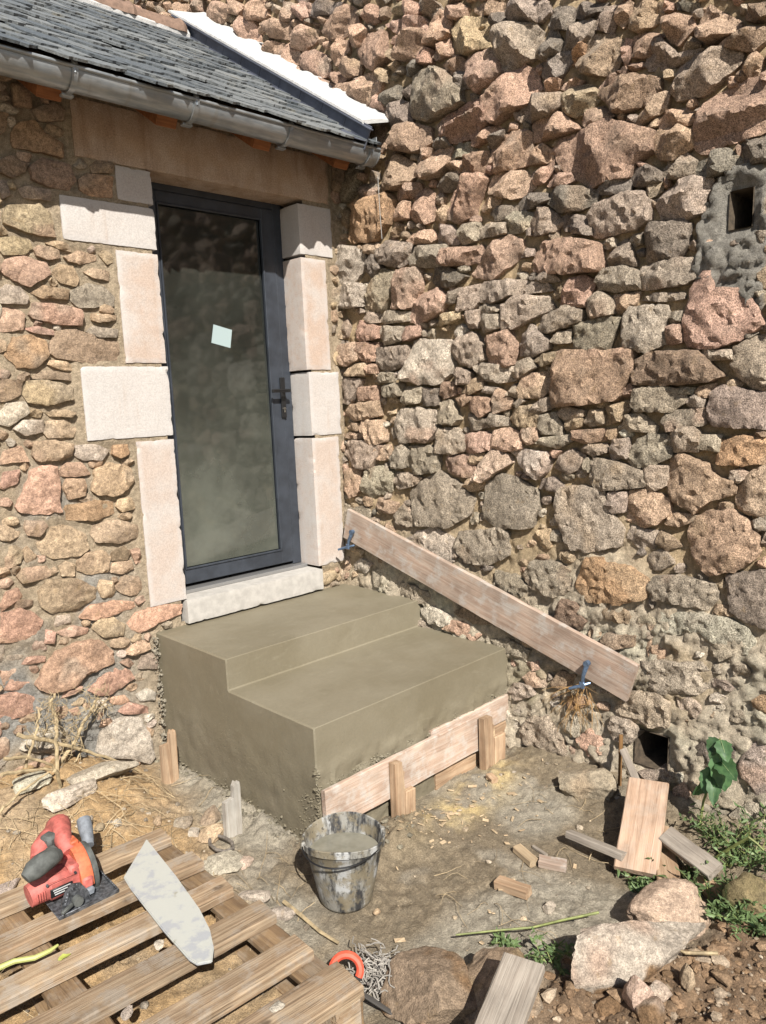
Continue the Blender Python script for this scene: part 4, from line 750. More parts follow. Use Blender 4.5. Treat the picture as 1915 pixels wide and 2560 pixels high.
for k in range(8):
    rr = random.Random(40+k); w = rr.uniform(.20, .26); L = .31; n = 11; sk = rr.uniform(.0, .07)
    poly = []
    for i in range(n):
        u = i/(n-1); x = (u-.5)*w; y = -(1-abs(2*u-1)**rr.uniform(1.5, 2.2))*rr.uniform(.045, .065)-sk*(u-.5)+rr.gauss(0, .0035)
        poly.append((x+rr.gauss(0, .0015), y))
    poly += [(w/2*rr.uniform(.9, 1), L), (-w/2*rr.uniform(.9, 1), L)]
    V, F = prism(poly, .011)
    variants.append(mesh('slate', np.array(V), F, M_SLATE, False))
rs = random.Random(9)
spare = MB(); ns = 0; vis = []
for row in range(NROW):
    x = -3.3+rs.uniform(0, .1)
    while x < -.055:
        wv = rs.uniform(.15, .21); t = row*EXP + .005 + rs.gauss(0, .016)
        v = rs.randrange(8); tilt = .070+rs.gauss(0, .016); h = .006+rs.uniform(0, .006)
        mtx = frame(roof_pt(min(x+wv/2, -.02), t, h)-RO, (1, rs.gauss(0, .01), rs.gauss(0, .012)), tdir) @ Matrix.Rotation(-tilt, 4, 'X') @ Matrix.Rotation(rs.gauss(.02, .05), 4, 'Z') @ Matrix.Rotation(rs.gauss(0, .012), 4, 'Y')
        wp = np.array(RO+mtx.translation)-CAM; zz = wp@_f; px = W/2+FPX*(wp@R_)/zz; py = H/2-FPX*(wp@U_)/zz
        if px > -60 and py > -40 and ns < 299:
            o = link('slate', variants[v], roof); o.matrix_basis = mtx; ns += 1
        else:
            V = np.array([tuple(q.co) for q in variants[v].vertices]); spare.add(V, [list(pg.vertices) for pg in variants[v].polygons], mtx)
        x += wv
if spare.V: tag(spare.build('slates', M_SLATE, roof, smooth=False), kind='stuff')
# ridge tiles with their white bedding mortar
M_RIDGE = mat_flat('brown_ridge_tile', (.225, .145, .105), .85, nz=(30, .75, 1.2), bump=.4)
M_WHITE = mat_flat('white_mortar', (.56, .555, .545), .9, nz=(30, .88, 1.08), bump=.7)
rp = roof_pt(0, RLEN+.02, .03)
for i in range(6):
    x1 = -.09-.36*i; g = MB(); prof = []; nseg = 9; V = []; F = []
    for s, (xx, r) in enumerate(((x1, .085), (x1-.03, .100), (x1-.06, .088), (x1-.38, .080))):
        for k in range(nseg+1):
            a = math.radians(-10+200*k/nseg); V.append((xx-RO.x, rp.y+.035+r*1.25*math.cos(a)-RO.y, rp.z-.025+r*math.sin(a)-RO.z))
    for s in range(3):
        for k in range(nseg): F.append([s*(nseg+1)+k, s*(nseg+1)+k+1, (s+1)*(nseg+1)+k+1, (s+1)*(nseg+1)+k])
    g.add(V, F); o = g.build('ridge_tile', M_RIDGE, roof)
g = MB(); nseg = 90; V = []; F = []
for i in range(nseg+1):
    x = -.07-2.2*i/nseg; lo = RLEN-.075+.006*math.sin(i*.37)+rs.gauss(0, .003)
    for t, h in ((lo, .008), (lo+.012, .035), (RLEN-.02, .05), (RLEN+.03, .06)): V.append(roof_pt(x, t, h)-RO)
for i in range(nseg):
    for k in range(3): F.append([i*4+k, (i+1)*4+k, (i+1)*4+k+1, i*4+k+1][::-1])
g.add(V, F); g.build('ridge_mortar', M_WHITE, roof)
# zinc upstand pieces and white mortar fillet where the roof meets the tall wall
M_ZINC = mat_flat('zinc_upstand', (.115, .125, .16), .5, metal=.1, nz=(12, .8, 1.2))
npan = 10
for i in range(npan):
    t0 = -.03+(RLEN+.25)*i/npan; t1 = t0+(RLEN+.25)/npan-.004
    g = MB(); g.add(*cbox(t1-t0, .006, .12, .001), M=frame(roof_pt(-.045, (t0+t1)/2, .030)-RO, tdir, (-1, 0, 0)))
    g.build('upstand_panel', M_ZINC, roof)
    if i == 0:
        g = MB(); g.add(*cbox(RLEN+.25, .10, .004, .001), M=frame(roof_pt(-.09, RLEN/2+.1, .012)-RO, tdir, (-1, 0, 0))); g.build('soaker_strip', M_ZINC, roof)
g = MB(); nn = 130; V = []; F = []
for i in range(nn+1):
    t = -.015+(RLEN+.27)*i/nn; jag = .010*math.sin(i*.31)+rs.gauss(0, .005)
    z = roof_pt(0, t).z
    xw = float(xs_(z))
    for x, h in ((-.052, .086), (-.060, .092), (-.058, .104+rs.gauss(0, .0012)), (-.5*.055+.5*(xw-.03), .126+rs.gauss(0, .003)), (xw-.03+rs.gauss(0, .004), .146+jag), (xw+.06, .154+jag)):
        V.append(roof_pt(x, t, 0)+Vector((0, 0, h*1.12))-RO)
m = 6
for i in range(nn):
    for k in range(m-1): F.append([i*m+k, (i+1)*m+k, (i+1)*m+k+1, i*m+k+1])
F.append(list(range(m))); F.append([nn*m+k for k in range(m)][::-1])
g.add(V, F); o = g.build('mortar_fillet', M_WHITE, roof); o['label'] = 'white mortar band along the roof edge'
g = MB(); g.add(*cbox(RLEN+.3, .022, .007, .001), M=frame(roof_pt(-.058, RLEN/2+.10, .078)-RO, tdir, (-1, 0, 0))); g.build('cap_strip', M_ZINC, roof)
# rafters
for xa, xb in ((-1.725, -1.63), (-1.205, -1.08), (-.672, -.54), (-.132, .0)):
    g = MB(); g.add(*cbox(1.1, .105, .14, .004), M=frame(roof_pt((xa+xb)/2, .64, -.110)-AX, tdir, (1, 0, 0)))
    g.build('rafter', M_DECK, annex)
# gutter
def mat_gutter():
    t = NT('weathered_zinc'); p = t.pos()
    c = t.mix(t.ramp(t.noise(t.mapping(p, (1, 8, 8)), 6, 4, .6), .35, .65), (.33, .36, .385), (.47, .49, .50))
    c = t.mix(t.ramp(t.noise(t.mapping(p, (12, 1, 1)), 1.5, 3, .6), .58, .75, 0, .4), c, (.30, .27, .22))
    return t.fin(c, t.ramp(t.noise(p, 18, 3, .6), .3, .7, .36, .6), None, .5, .7)
M_GUT = mat_gutter()
gut = ab(empty('gutter', (-1, -.335, 3.2), parent=annex)); tag(gut, 'half-round zinc gutter along the eave')
GO = Vector((-1, -.335, 3.2)); GR = .068; gx0, gx1 = -3.5, .075
def gsec(r, a0=-178, a1=2, n=16): return [(r*math.cos(math.radians(a0+(a1-a0)*k/n)), r*math.sin(math.radians(a0+(a1-a0)*k/n))) for k in range(n+1)]
g = MB(); prof = gsec(GR)+gsec(GR-.002)[::-1]; m = len(prof); V = []; F = []
for x in (gx0, gx1):
    for y, z in prof: V.append((x-GO.x, y, z))
for k in range(m): F.append([k, (k+1) % m, m+(k+1) % m, m+k])
g.add(V, F); g.build('channel', M_GUT, gut)
g = MB(); g.add(*tube([(gx0-GO.x, -GR-.003, .004), (gx1-GO.x, -GR-.003, .004)], .0085, 10)); g.build('front_bead', M_GUT, gut)
g = MB(); pe = gsec(GR+.003); V, F = prism([(y, z) for y, z in pe], .006)
g.add([(gx1-GO.x+v[2], v[0], v[1]) for v in V], F); g.build('end_cap', M_GUT, gut)
g = MB(); g.add(*cbox(.004, .13, .085, .001), M=TR(gx1-GO.x-.004, .012, .032)); g.build('end_plate', M_GUT, gut)
for x in (-2.19, -1.635, -1.08, -.541, .013):
    g = MB(); sec = gsec(GR+.009, -200, 8, 18); V = []; F = []
    for dx in (-.012, .012):
        for y, z in sec: V.append((x+dx-GO.x, y, z))
        for y, z in gsec(GR+.001, -200, 8, 18)[::-1]: V.append((x+dx-GO.x, y, z))
    m = 38
    for k in range(m): F.append([k, (k+1) % m, m+(k+1) % m, m+k])
    F += [list(range(m))[::-1], list(range(m, 2*m))]
    g.add(V, F)
    g.add(*tube([(x-GO.x, -GR-.003, -.02), (x-GO.x, -GR-.004, .014), (x-GO.x, -GR+.02, .016)], .007, 8))
    g.add(*cbox(.05, .03, .012, .003), M=TR(x-GO.x, .03, -GR-.01))
    g.build('bracket', M_GUT, gut)
# ---------------------------------------------------------------- ground
XS, D1, D2, Z1, Z2 = -1.2947, .6515, 1.2764, .6785, .5273
def bumpf(x, y, cx, cy, rx, ry, a): return a*np.exp(-(((x-cx)/rx)**2+((y-cy)/ry)**2))
def soil_mask(x, y):        # loose brown soil, bottom right of the picture
    s = (-(y)-2.40)-.47*(x+1.2)*-1.0*0 + .0*x
    return sm(-(y+2.36+.42*(x+1.25))+.05*np.sin(x*9), -.04, .14)*sm(x, -1.75, -1.35)
def ochre_mask(x, y):       # dry ochre soil left of the steps
    return sm(-1.52-x+.25*(y+.6), -.12, .14)*sm(y, -2.2, -1.9)
def gh(x, y):
    x = np.atleast_1d(np.asarray(x, float)); y = np.atleast_1d(np.asarray(y, float)); p = P3(x, y)
    d = np.hypot(x+1.6, y+1.6); near = 1-sm(d, 4, 7)
    h = .020*fbm(p, 1.6, 3, 201)+.012*fbm(p, 5, 3, 202)
    so = soil_mask(x, y); oc = ochre_mask(x, y)
    lump = np.abs(fbm(p, 9, 4, 203)); fine = fbm(p, 34, 3, 204); fine2 = fbm(p, 80, 2, 205)
    wet = sm(fbm(p, 3.0, 3, 209), -.25, .25)
    h += (.006+.024*wet)*lump + .009*fine*(.4+wet) + .003*fine2 - .010*wet*sm(np.abs(fbm(p, 17, 2, 231)), .10, .0)
    h += so*(.035+.06*np.abs(fbm(p, 6, 4, 206))+.016*fine+.004*fine2)
    h += oc*(.012+.018*lump+.006*fine)
    h += sm(y, -.95, -.05)*sm(-1.40-x, 0, .45)*.20
    h += sm(x, -.42, .0)*sm(-1.25-y, 0, .3)*.075*(1-.6*so)
    h += bumpf(x, y, -1.02, -1.44, .20, .12, .085)*(1+1.2*fbm(p, 14, 3, 207))
    h += bumpf(x, y, -.45, -1.45, .25, .12, .03)
    h += bumpf(x, y, XS-.05, -.7, .06, .55, .035)*(1+1.5*fbm(p, 18, 3, 208))
    h += bumpf(x, y, -.55, -2.35, .25, .2, -.02)
    return h*near-.012
fx = np.arange(-3.05, .14, .0115); fy = np.arange(-3.25, .06, .0115)
def wide(a): return np.concatenate([[a[0]-60, a[0]-20, a[0]-6, a[0]-2.5, a[0]-1.2, a[0]-.6, a[0]-.3, a[0]-.14, a[0]-.06], a, [a[-1]+.06, a[-1]+.3, a[-1]+1, a[-1]+3, a[-1]+8, a[-1]+20, a[-1]+60]])
U, V, F = grid(wide(fx), wide(fy)); Z = gh(U, V)
p = P3(U, V)
c_mud = np.array([.25, .20, .135]); c_grey = np.array([.36, .32, .25]); c_och = np.array([.46, .31, .16]); c_soil = np.array([.25, .165, .10]); c_saw = np.array([.62, .47, .22]); c_pale = np.array([.40, .36, .29])
k = sm(fbm(p, 2.3, 4, 211), -.18, .22)[:, None]; gc = c_mud*(1-k)+c_grey*k
k = (sm(fbm(p, 6, 3, 212), .18, .45)*.6)[:, None]; gc = gc*(1-k)+c_pale*k
k = ochre_mask(U, V)[:, None]*sm(fbm(p, 3, 3, 213), -.9, -.1)[:, None]; gc = gc*(1-k)+c_och*k
k = (ochre_mask(U, V)*sm(fbm(p, 5, 3, 219), .0, .4)*.7)[:, None]; gc = gc*(1-k)+np.array([.50, .38, .25])*k
k = soil_mask(U, V)[:, None]; gc = gc*(1-k)+c_soil*k*(1+.3*fbm(p, 9, 3, 214)[:, None])
k = np.clip((bumpf(U, V, -.62, -1.48, .26, .10, 1.1)+bumpf(U, V, -.35, -1.42, .16, .07, .9))*sm(fbm(p, 13, 3, 215), -.35, .35), 0, .85)[:, None]; gc = gc*(1-k)+c_saw*k
wetm = np.clip(sm(fbm(p, 2.6, 3, 216), -.1, .3)*(1-soil_mask(U, V))*(1-ochre_mask(U, V)), 0, 1)
gcol = np.column_stack([np.clip(gc*(1+.16*fbm(p, 22, 2, 217)[:, None]), .02, .8), wetm])
def mat_ground():
    t = NT('muddy_ground'); p = t.pos(); a = t.attr('Col'); c = a.outputs['Color']
    fine = t.noise(p, 210, 3, .7); mid = t.noise(p, 38, 4, .7)
    c = t.scale(c, t.math('MULTIPLY', t.ramp(fine, .3, .7, .68, 1.28), t.ramp(mid, .3, .7, .72, 1.22)))
    c = t.mix(t.ramp(t.voro(p, 75), .08, .20, .55, 0), c, (.42, .37, .28))
    r = t.ramp(a.outputs['Alpha'], 0, 1, .95, .58)
    n = t.bump(t.math('ADD', t.noise(p, 85, 5, .75), t.math('MULTIPLY', fine, .4)), .9, .011)
    return t.fin(c, r, n, .35)
M_GROUND = mat_ground()
ground = link('ground', mesh('ground', np.column_stack([U, V, Z]), F, M_GROUND, True, gcol)); tag(ground, 'muddy building-site ground', kind='structure')
_ax, _ay = wide(fx), wide(fy); _Zg = Z.reshape(len(_ax), len(_ay))
def gz(x, y):
    i = int(np.clip(np.searchsorted(_ax, x)-1, 0, len(_ax)-2)); j = int(np.clip(np.searchsorted(_ay, y)-1, 0, len(_ay)-2))
    a = (x-_ax[i])/(_ax[i+1]-_ax[i]); b = (y-_ay[j])/(_ay[j+1]-_ay[j])
    return float((_Zg[i, j]*(1-a)+_Zg[i+1, j]*a)*(1-b)+(_Zg[i, j+1]*(1-a)+_Zg[i+1, j+1]*a)*b)
def gp(px, py):
    "ground point seen at a pixel"
    z = 0.0
    for _ in range(6):
        q = onz(px, py, z); z = gz(q[0], q[1])
    return Vector((q[0], q[1], z))

# ---------------------------------------------------------------- concrete steps
def mat_concrete():
    t = NT('fresh_concrete'); p = t.pos()
    c = t.mix(t.ramp(t.noise(p, 2.6, 4, .6), .35, .68), (.203, .176, .120), (.240, .211, .150))
    sep = t.new('ShaderNodeSeparateXYZ'); t.l.new(p, sep.inputs[0])
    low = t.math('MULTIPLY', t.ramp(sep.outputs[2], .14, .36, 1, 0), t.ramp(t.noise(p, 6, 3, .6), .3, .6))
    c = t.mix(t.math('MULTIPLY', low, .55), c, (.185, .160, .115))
    sw = t.noise(t.mapping(p, (3, 9, 9)), 2.2, 4, .65, 1.5)
    c = t.mix(t.ramp(sw, .54, .72, 0, .40), c, (.285, .255, .188))
    c = t.mix(t.ramp(t.noise(p, 4.5, 3, .5, .6), .60, .72, 0, .3), c, (.175, .152, .102))
    c = t.scale(c, t.ramp(t.noise(p, 90, 3, .7), .3, .7, .96, 1.04))
    pits = t.math('MULTIPLY', t.ramp(t.voro(p, 46), .05, .2, -1.0, 0), t.ramp(t.noise(p, 8, 2, .5), .48, .60))
    n = t.bump(t.math('ADD', t.math('MULTIPLY', t.noise(p, 60, 4, .7), t.ramp(sep.outputs[2], .2, .45, 1.0, .15)), t.math('MULTIPLY', pits, t.ramp(sep.outputs[2], .2, .5, 1.2, .12))), .45, .007)
    n = t.bump(t.noise(p, 5, 3, .5), .12, .02, n)
    return t.fin(c, t.ramp(t.noise(p, 5, 3, .6), .3, .7, .48, .72), n, .4)
M_CONC = mat_concrete()
def dens(a, b, st=.018):
    n = max(1, int(abs(b-a)/st)); return [a+(b-a)*i/n for i in range(n)]
def prof(i):            # outline in (y, z), inset by i
    c = .003
    pts = []
    def seg(p0, p1):
        n = max(1, int(math.hypot(p1[0]-p0[0], p1[1]-p0[1])/.018)); pts.extend([(p0[0]+(p1[0]-p0[0])*k/n, p0[1]+(p1[1]-p0[1])*k/n) for k in range(n)])
    K = [(0.01, Z1-i), (-D1+c+i, Z1-i), (-D1+i, Z1-c-i), (-D1+i, Z2+.006-i), (-D1-.006+i, Z2-i), (-D2+c+i, Z2-i), (-D2+i, Z2-c-i), (-D2+i, -.10)]
    for a, b in zip(K[:-1], K[1:]): seg(a, b)
    pts.append(K[-1]); return pts
SX = [XS, XS+.006]+dens(XS+.024, .06)+[.06]
g = MB(); Vv = []; ref = prof(0)
pa = prof(.006)
for ix, x in enumerate(SX):
    pr = [(y+(.006 if False else 0), z) for y, z in ref]
    if ix == 0:
        pr = []
        # same number of points, pulled in by the arris
        for (y, z) in ref: pr.append((min(y+.006, .01) if y < -.02 else y, z-.006 if z > -.05 else z))
    Vv += [(x, y, z) for y, z in pr]
m = len(ref); Ff = []
for i in range(len(SX)-1):
    for k in range(m-1): Ff.append([i*m+k, (i+1)*m+k, (i+1)*m+k+1, i*m+k+1][::-1])
nb = len(Vv)
# left face as two grids
ys1 = sorted([0.01]+dens(-D2+.006, .01)[0:]); zs1 = sorted([-.10]+dens(Z2-.006, -.10))
Ua, Va, Fa = grid(np.array(ys1), np.array(zs1))
ys2 = sorted([0.01]+dens(-D1+.006, .01)); zs2 = sorted([Z1-.006]+dens(Z2-.006, Z1-.006))
Ub, Vb_, Fb = grid(np.array(ys2), np.array(zs2))
P_ = np.array(Vv+[(XS, a, b) for a, b in zip(Ua, Va)]+[(XS, a, b) for a, b in zip(Ub, Vb_)])
Ff += [[nb+i for i in f][::-1] for f in Fa.tolist()]+[[nb+len(Ua)+i for i in f][::-1] for f in Fb.tolist()]
frontlow0 = sm(.385-P_[:, 2]+.05*fbm(P_, 5, 3, 305)+.02*fbm(P_, 30, 2, 307), 0, .05)*(P_[:, 1] < -D2+.02)
amp = .0012+.005*sm(.40-P_[:, 2], 0, .22)+.012*frontlow0
frontlow = frontlow0; _ = sm(.40-P_[:, 2]+.06*fbm(P_, 6, 2, 305), 0, .1)*(P_[:, 1] < -D2+.02)
rag = np.abs(fbm(P_, 30, 3, 304))
P_ += np.column_stack([fbm(P_, 17, 3, 301), fbm(P_, 17, 3, 302)-rag*1.4*frontlow, fbm(P_, 17, 3, 303)*.5])*amp[:, None]
P_[:, 2] += .0015*fbm(np.column_stack([P_[:, 0], P_[:, 1], P_[:, 1]*0]), 3, 2, 306)*(P_[:, 2] > .4)
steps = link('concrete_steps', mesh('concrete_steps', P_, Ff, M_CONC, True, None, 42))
tag(steps, 'freshly cast olive-grey concrete steps below the glazed door', 'steps')
# spilt mortar crumbs along the foot of the steps and the top of the front board
def crumb_mesh(n, fpos, rmin, rmax, seed, flat=.7):
    rr = random.Random(seed); g = MB()
    base = [(1, 0, 0), (-1, 0, 0), (0, 1, 0), (0, -1, 0), (0, 0, 1), (0, 0, -1), (.6, .6, .55), (-.6, .6, .5), (.6, -.6, .5), (-.6, -.6, .55)]
    bm = bmesh.new(); bmesh.ops.create_icosphere(bm, subdivisions=1, radius=1); bv = np.array([tuple(v.co) for v in bm.verts]); bf = [[v.index for v in f.verts] for f in bm.faces]; bm.free()
    for _ in range(n):
        p = fpos(rr)
        if p is None: continue
        r = rmin*(rmax/rmin)**(rr.random()**2.2)
        s = np.array([rr.uniform(.7, 1.4), rr.uniform(.7, 1.3), rr.uniform(.6, 1.1)*flat])*r
        v = bv*(1+.28*np.array([rr.uniform(-1, 1) for _ in bv])[:, None])*s
        a = rr.random()*6.28; R = np.array([[math.cos(a), -math.sin(a), 0], [math.sin(a), math.cos(a), 0], [0, 0, 1]])
        g.add(v@R.T+np.array(p), bf)
    return g
def rough_band(rr):
    k = rr.random()
    if k < .62:      # torn strip above the front boards
        x = rr.uniform(XS, -.01); top = .30+.07*float(vnoise(np.array([[x*5, .3, .7]]), 5)[0])+.04*float(vnoise(np.array([[x*19, .3, .7]]), 6)[0])
        z = .262+abs(rr.gauss(0, 1))*.45*max(top-.262, .01); return (x, -D2-.001, z)
    if k < .78:      # vertical corner
        return (XS+rr.gauss(0, .004), -D2+rr.gauss(0, .006), rr.uniform(.02, .36))
    if k < .88: return (XS-.002, -D2+abs(rr.gauss(0, .07)), rr.uniform(.0, .22))
    return (XS-.004+rr.gauss(0, .006), rr.uniform(-D2, -.02), .01+abs(rr.gauss(0, .018)))
tag(crumb_mesh(1500, rough_band, .0018, .009, 17, .8).build('torn_mortar', M_CONC, steps, smooth=False), kind='stuff')
def wall_joint(rr):   # slurry squeezed out where steps and annex wall meet
    return (XS-.012+rr.gauss(0, .012), -.012+rr.gauss(0, .008), rr.uniform(.0, Z1-.01))
tag(crumb_mesh(240, wall_joint, .003, .011, 18, 1.2).build('slurry_bead', mat_flat('grey_slurry', (.27, .24, .185), .9, nz=(60, .7, 1.25), bump=.6), steps, smooth=False), kind='stuff')
# ---------------------------------------------------------------- timber
M_PINK = mat_wood('cement_washed_plank', (.53, .42, .34), (.45, .325, .25), (.26, .16, .11), .8, (.8, (.56, .51, .46)))
M_FRESH = mat_wood('fresh_softwood', (.50, .36, .24), (.38, .25, .155), (.17, .10, .06), 1.2)
M_FRESH2 = mat_wood('pale_split_softwood', (.55, .435, .29), (.46, .34, .215), (.33, .2, .1), .8, knots=False)
M_BOARD = mat_wood('dull_board', (.47, .335, .245), (.38, .255, .175), (.19, .115, .075), 1.1, (.4, (.40, .34, .28)))
M_GREYW = mat_wood('weathered_grey_timber', (.36, .315, .265), (.27, .23, .19), (.12, .10, .08), 1.2)
M_PAL = mat_wood('pallet_timber', (.44, .335, .225), (.29, .20, .125), (.09, .06, .04), 1.4, (.8, (.37, .315, .255)))
M_PALD = mat_wood('dark_pallet_timber', (.27, .18, .10), (.20, .13, .075), (.08, .05, .03), 1.1, (.3, (.4, .36, .3)))  # darker tone for stringers, blocks and bottom boards
def plank(name, M, L, w, t, mat, label=None, cat=None, parent=None, group=None, warp=0.0, seed=0):
    "board along its local x, broad face z"
    nx = max(3, int(L/.05)); rr = random.Random(seed+77)
    V = []; F = []; c = min(.004, t*.2)
    for i in range(nx+1):
        x = -L/2+L*i/nx; b = warp*math.sin(math.pi*i/nx)+rr.gauss(0, .0007)
        e = .004 if i in (0, nx) else 0
        for y, z in ((-w/2+c, -t/2), (w/2-c, -t/2), (w/2, -t/2+c), (w/2, t/2-c), (w/2-c, t/2), (-w/2+c, t/2), (-w/2, t/2-c), (-w/2, -t/2+c)):
            V.append((x+rr.gauss(0, .0012)*(1 if i in (0, nx) else .2), y+rr.gauss(0, .0007), z+b))
    for i in range(nx):
        for k in range(8): F.append([i*8+k, i*8+(k+1) % 8, (i+1)*8+(k+1) % 8, (i+1)*8+k][::-1])
    F.append(list(range(8))); F.append([nx*8+k for k in range(8)][::-1])
    o = link(name, mesh(name, V, F, mat, True, None, 30), parent); o.matrix_basis = M
    if label: tag(o, label, cat, group)
    return o
def between(a, b, up):      # frame with x from a to b and broad face towards up
    a = Vector(a); b = Vector(b); ex = (b-a).normalized(); ez = Vector(up); ez = (ez-ex*ez.dot(ex)).normalized(); ey = ez.cross(ex); c = (a+b)/2
    return Matrix(((ex.x, ey.x, ez.x, c.x), (ex.y, ey.y, ez.y, c.y), (ex.z, ey.z, ez.z, c.z), (0, 0, 0, 1))), (b-a).length
# long sloping shuttering plank on the tall wall
xp = -.062
A = (onx(*cp('R3', 100, 405), xp)+onx(*cp('R3', 88, 510), xp))/2; B = (onx(*cp('R4', 1218, 85), xp)+onx(*cp('R4', 1175, 215), xp))/2
Mx, L = between(Vector(A)+Vector((.014, 0, 0)), Vector(B)+Vector((.014, 0, 0)), (-1, 0, .02))
plank('shuttering_plank', Mx, L, .19, .027, M_PINK, 'long cement-stained plank sloping down across the tall wall', 'plank', seed=1)
M_BLUE = mat_flat('blue_grey_steel', (.16, .235, .36), .38, metal=.6, nz=(60, .7, 1.3))
def hook(c0, c1, c2, crop, label):
    p0 = Vector(onx(*cp(crop, *c0), -.085)); p1 = Vector(onx(*cp(crop, *c1), -.085)); p2 = Vector(onx(*cp(crop, *c2), -.10))
    root = empty('formwork_clamp', p1); tag(root, label, 'clamp', 'blue steel formwork clamps')
    g = MB(); d = (p1-p0)
    g.add(*tube([Vector((.006, 0, 0))+p0-p1, p0-p1+d*.12, p0-p1+d*.55+Vector((-.004, .004, 0)), Vector((0, 0, 0))], [.009, .012, .009, .008], 8)); g.build('arm', M_BLUE, root)
    g = MB(); g.add(*tube([p0-p1+Vector((.012, 0, 0)), p0-p1+Vector((-.012, 0, 0))], .014, 10)); g.build('pivot', M_BLUE, root)
    g = MB(); e = p2-p1
    g.add(*tube([Vector((.03, -.012, .004))+e*-.15, e*.1, e*.6, e], [.006, .008, .008, .007], 8)); g.build('foot', M_BLUE, root)
    g = MB(); g.add(*cbox(.010, .026, .032, .004), M=TR(-.004, .0, .002)); g.build('jaw', M_BLUE, root)
hook((118, 490), (105, 545), (68, 555), 'R3', 'blue steel clamp on the plank end beside the door jamb')
hook((1045, 80), (1030, 155), (985, 165), 'R4', 'blue steel clamp near the lower end of the sloping plank')
# boards in front of the lowest step
yb = -D2-.030
def vboard(x0, x1, z0, z1, y, label, mat=M_PINK, seed=0, tilt=0.0, t=.024):
    Mx, L = between((x0, y, (z0+z1)/2), (x1, y, (z0+z1)/2+tilt), (0, -1, 0))
    return plank('formwork_board', Mx, L, z1-z0, t, mat, label, 'board', group='formwork boards at the front step', seed=seed)
vboard(-1.288, -.20, .085, .268, yb, 'long pinkish formwork board across the front of the steps', seed=3)
vboard(-.62, -.02, .150, .284, yb+.026, 'upper formwork board next to the tall wall', seed=4, t=.02)
vboard(-.60, -.015, -.02, .144, yb+.027, 'lower reddish formwork board next to the tall wall', mat=M_FRESH, seed=5, t=.02)
def stake(name, base, w, t, h, spike, rz, label, mat, side=1, lean=(0, 0), seed=0, sink=.08):
    "short board driven into the ground, its top broken off with one standing splinter"
    rr = random.Random(seed)
    w2 = w*.45
    xs = [-w/2, w/2-w2, w/2-w2*.9, w/2-w2*.62, w/2-w2*.35, w/2-w2*.1, w/2]
    zt = [h, h+rr.uniform(.0, .006), h+spike*.75, h+spike, h+spike*.8, h+spike*.9, h+spike*.55]
    if side < 0: xs = [-x for x in xs][::-1]; zt = zt[::-1]
    n = len(xs); poly = [(x, z) for x, z in zip(xs, zt)][::-1]+[(xs[0], -sink), (xs[-1], -sink)]
    V, F = prism(poly, t)
    V = [(x+y*lean[0], z-t/2+y*lean[1], y) for x, y, z in V]
    F = [f[::-1] for f in F]
    o = link(name, mesh(name, [(v[2], v[1], -v[0]) for v in V], F, mat, False)); o.location = base
    o.rotation_euler = Matrix(((0, 0, -1), (0, 1, 0), (1, 0, 0))).to_euler()
    o.matrix_basis = Matrix.Translation(base) @ Matrix.Rotation(rz, 4, 'Z') @ Matrix(((0, 0, -1, 0), (0, 1, 0, 0), (1, 0, 0, 0), (0, 0, 0, 1)))
    tag(o, label, 'stake', 'broken formwork stakes'); return o
q = gp(*cp('L4', 735, 612)); stake('formwork_stake', q, .082, .026, .20, .065, .08, 'orange-brown broken stake standing against the wall end of the steps', M_FRESH, 1, (.02, 0), 1)
q = gp(*cp('L4', 1005, 842)); stake('formwork_stake', q, .082, .024, .165, .075, .06, 'pale grey broken stake left of the steps, nearest the pallet', mat_wood('cement_white_timber', (.50, .47, .42), (.40, .36, .31), (.2, .17, .14), 1.2), 1, (.03, 0), 2)
def split_stake(x, y, label, hs, seed):
    root = empty('split_stake', (x, y, 0)); tag(root, label, 'stake', 'broken formwork stakes')
    rr = random.Random(seed)
    w, h, w2, h2 = hs
    poly = [(-w/2, -.1), (w/2, -.1), (w/2, h*.55), (w/2-.006, h*.62), (w/2+.004, h*.8), (w/2-.008, h*.86), (w/2-.010, h), (-w/2, h+.004)]
    V, F = prism(poly, .036); me = mesh('post', [(b, a, c-.018) for a, b, c in V], [f[::-1] for f in F], M_FRESH, False)
    o = link('post', me, root); o.matrix_basis = Matrix(((0, 1, 0, 0), (0, 0, -1, 0), (1, 0, 0, 0), (0, 0, 0, 1)))
    V, F = cbox(h2+.1, w2, .028, .003); o = link('broken_half', mesh('broken_half', V, F, M_FRESH, True, None, 30), root); o.matrix_basis = Matrix.Translation((w/2+w2/2-.004, -.012, h2/2-.05)) @ Matrix(((0, 1, 0, 0), (0, 0, -1, 0), (1, 0, 0, 0), (0, 0, 0, 1)))@Matrix.Rotation(.04, 4, 'Z')
    g = MB()
    for k in range(7):
        a = Vector((w/2+rr.uniform(-.006, .010), rr.uniform(-.015, .012), h2+rr.uniform(-.02, .02))); b = a+Vector((rr.uniform(-.008, .006), rr.uniform(-.004, .004), rr.uniform(.03, .09)))
        g.add(*tube([a, (a+b)/2, b], [.006, .004, .001], 4))
    g.build('splinters', M_FRESH2, root, smooth=False)
split_stake(-.905, yb-.036, 'short split stake in front of the middle of the formwork board', (.055, .258, .062, .115), 3)
split_stake(-.288, yb-.045, 'taller split stake pair by the wall end of the formwork board', (.072, .262, .085, .150), 4)

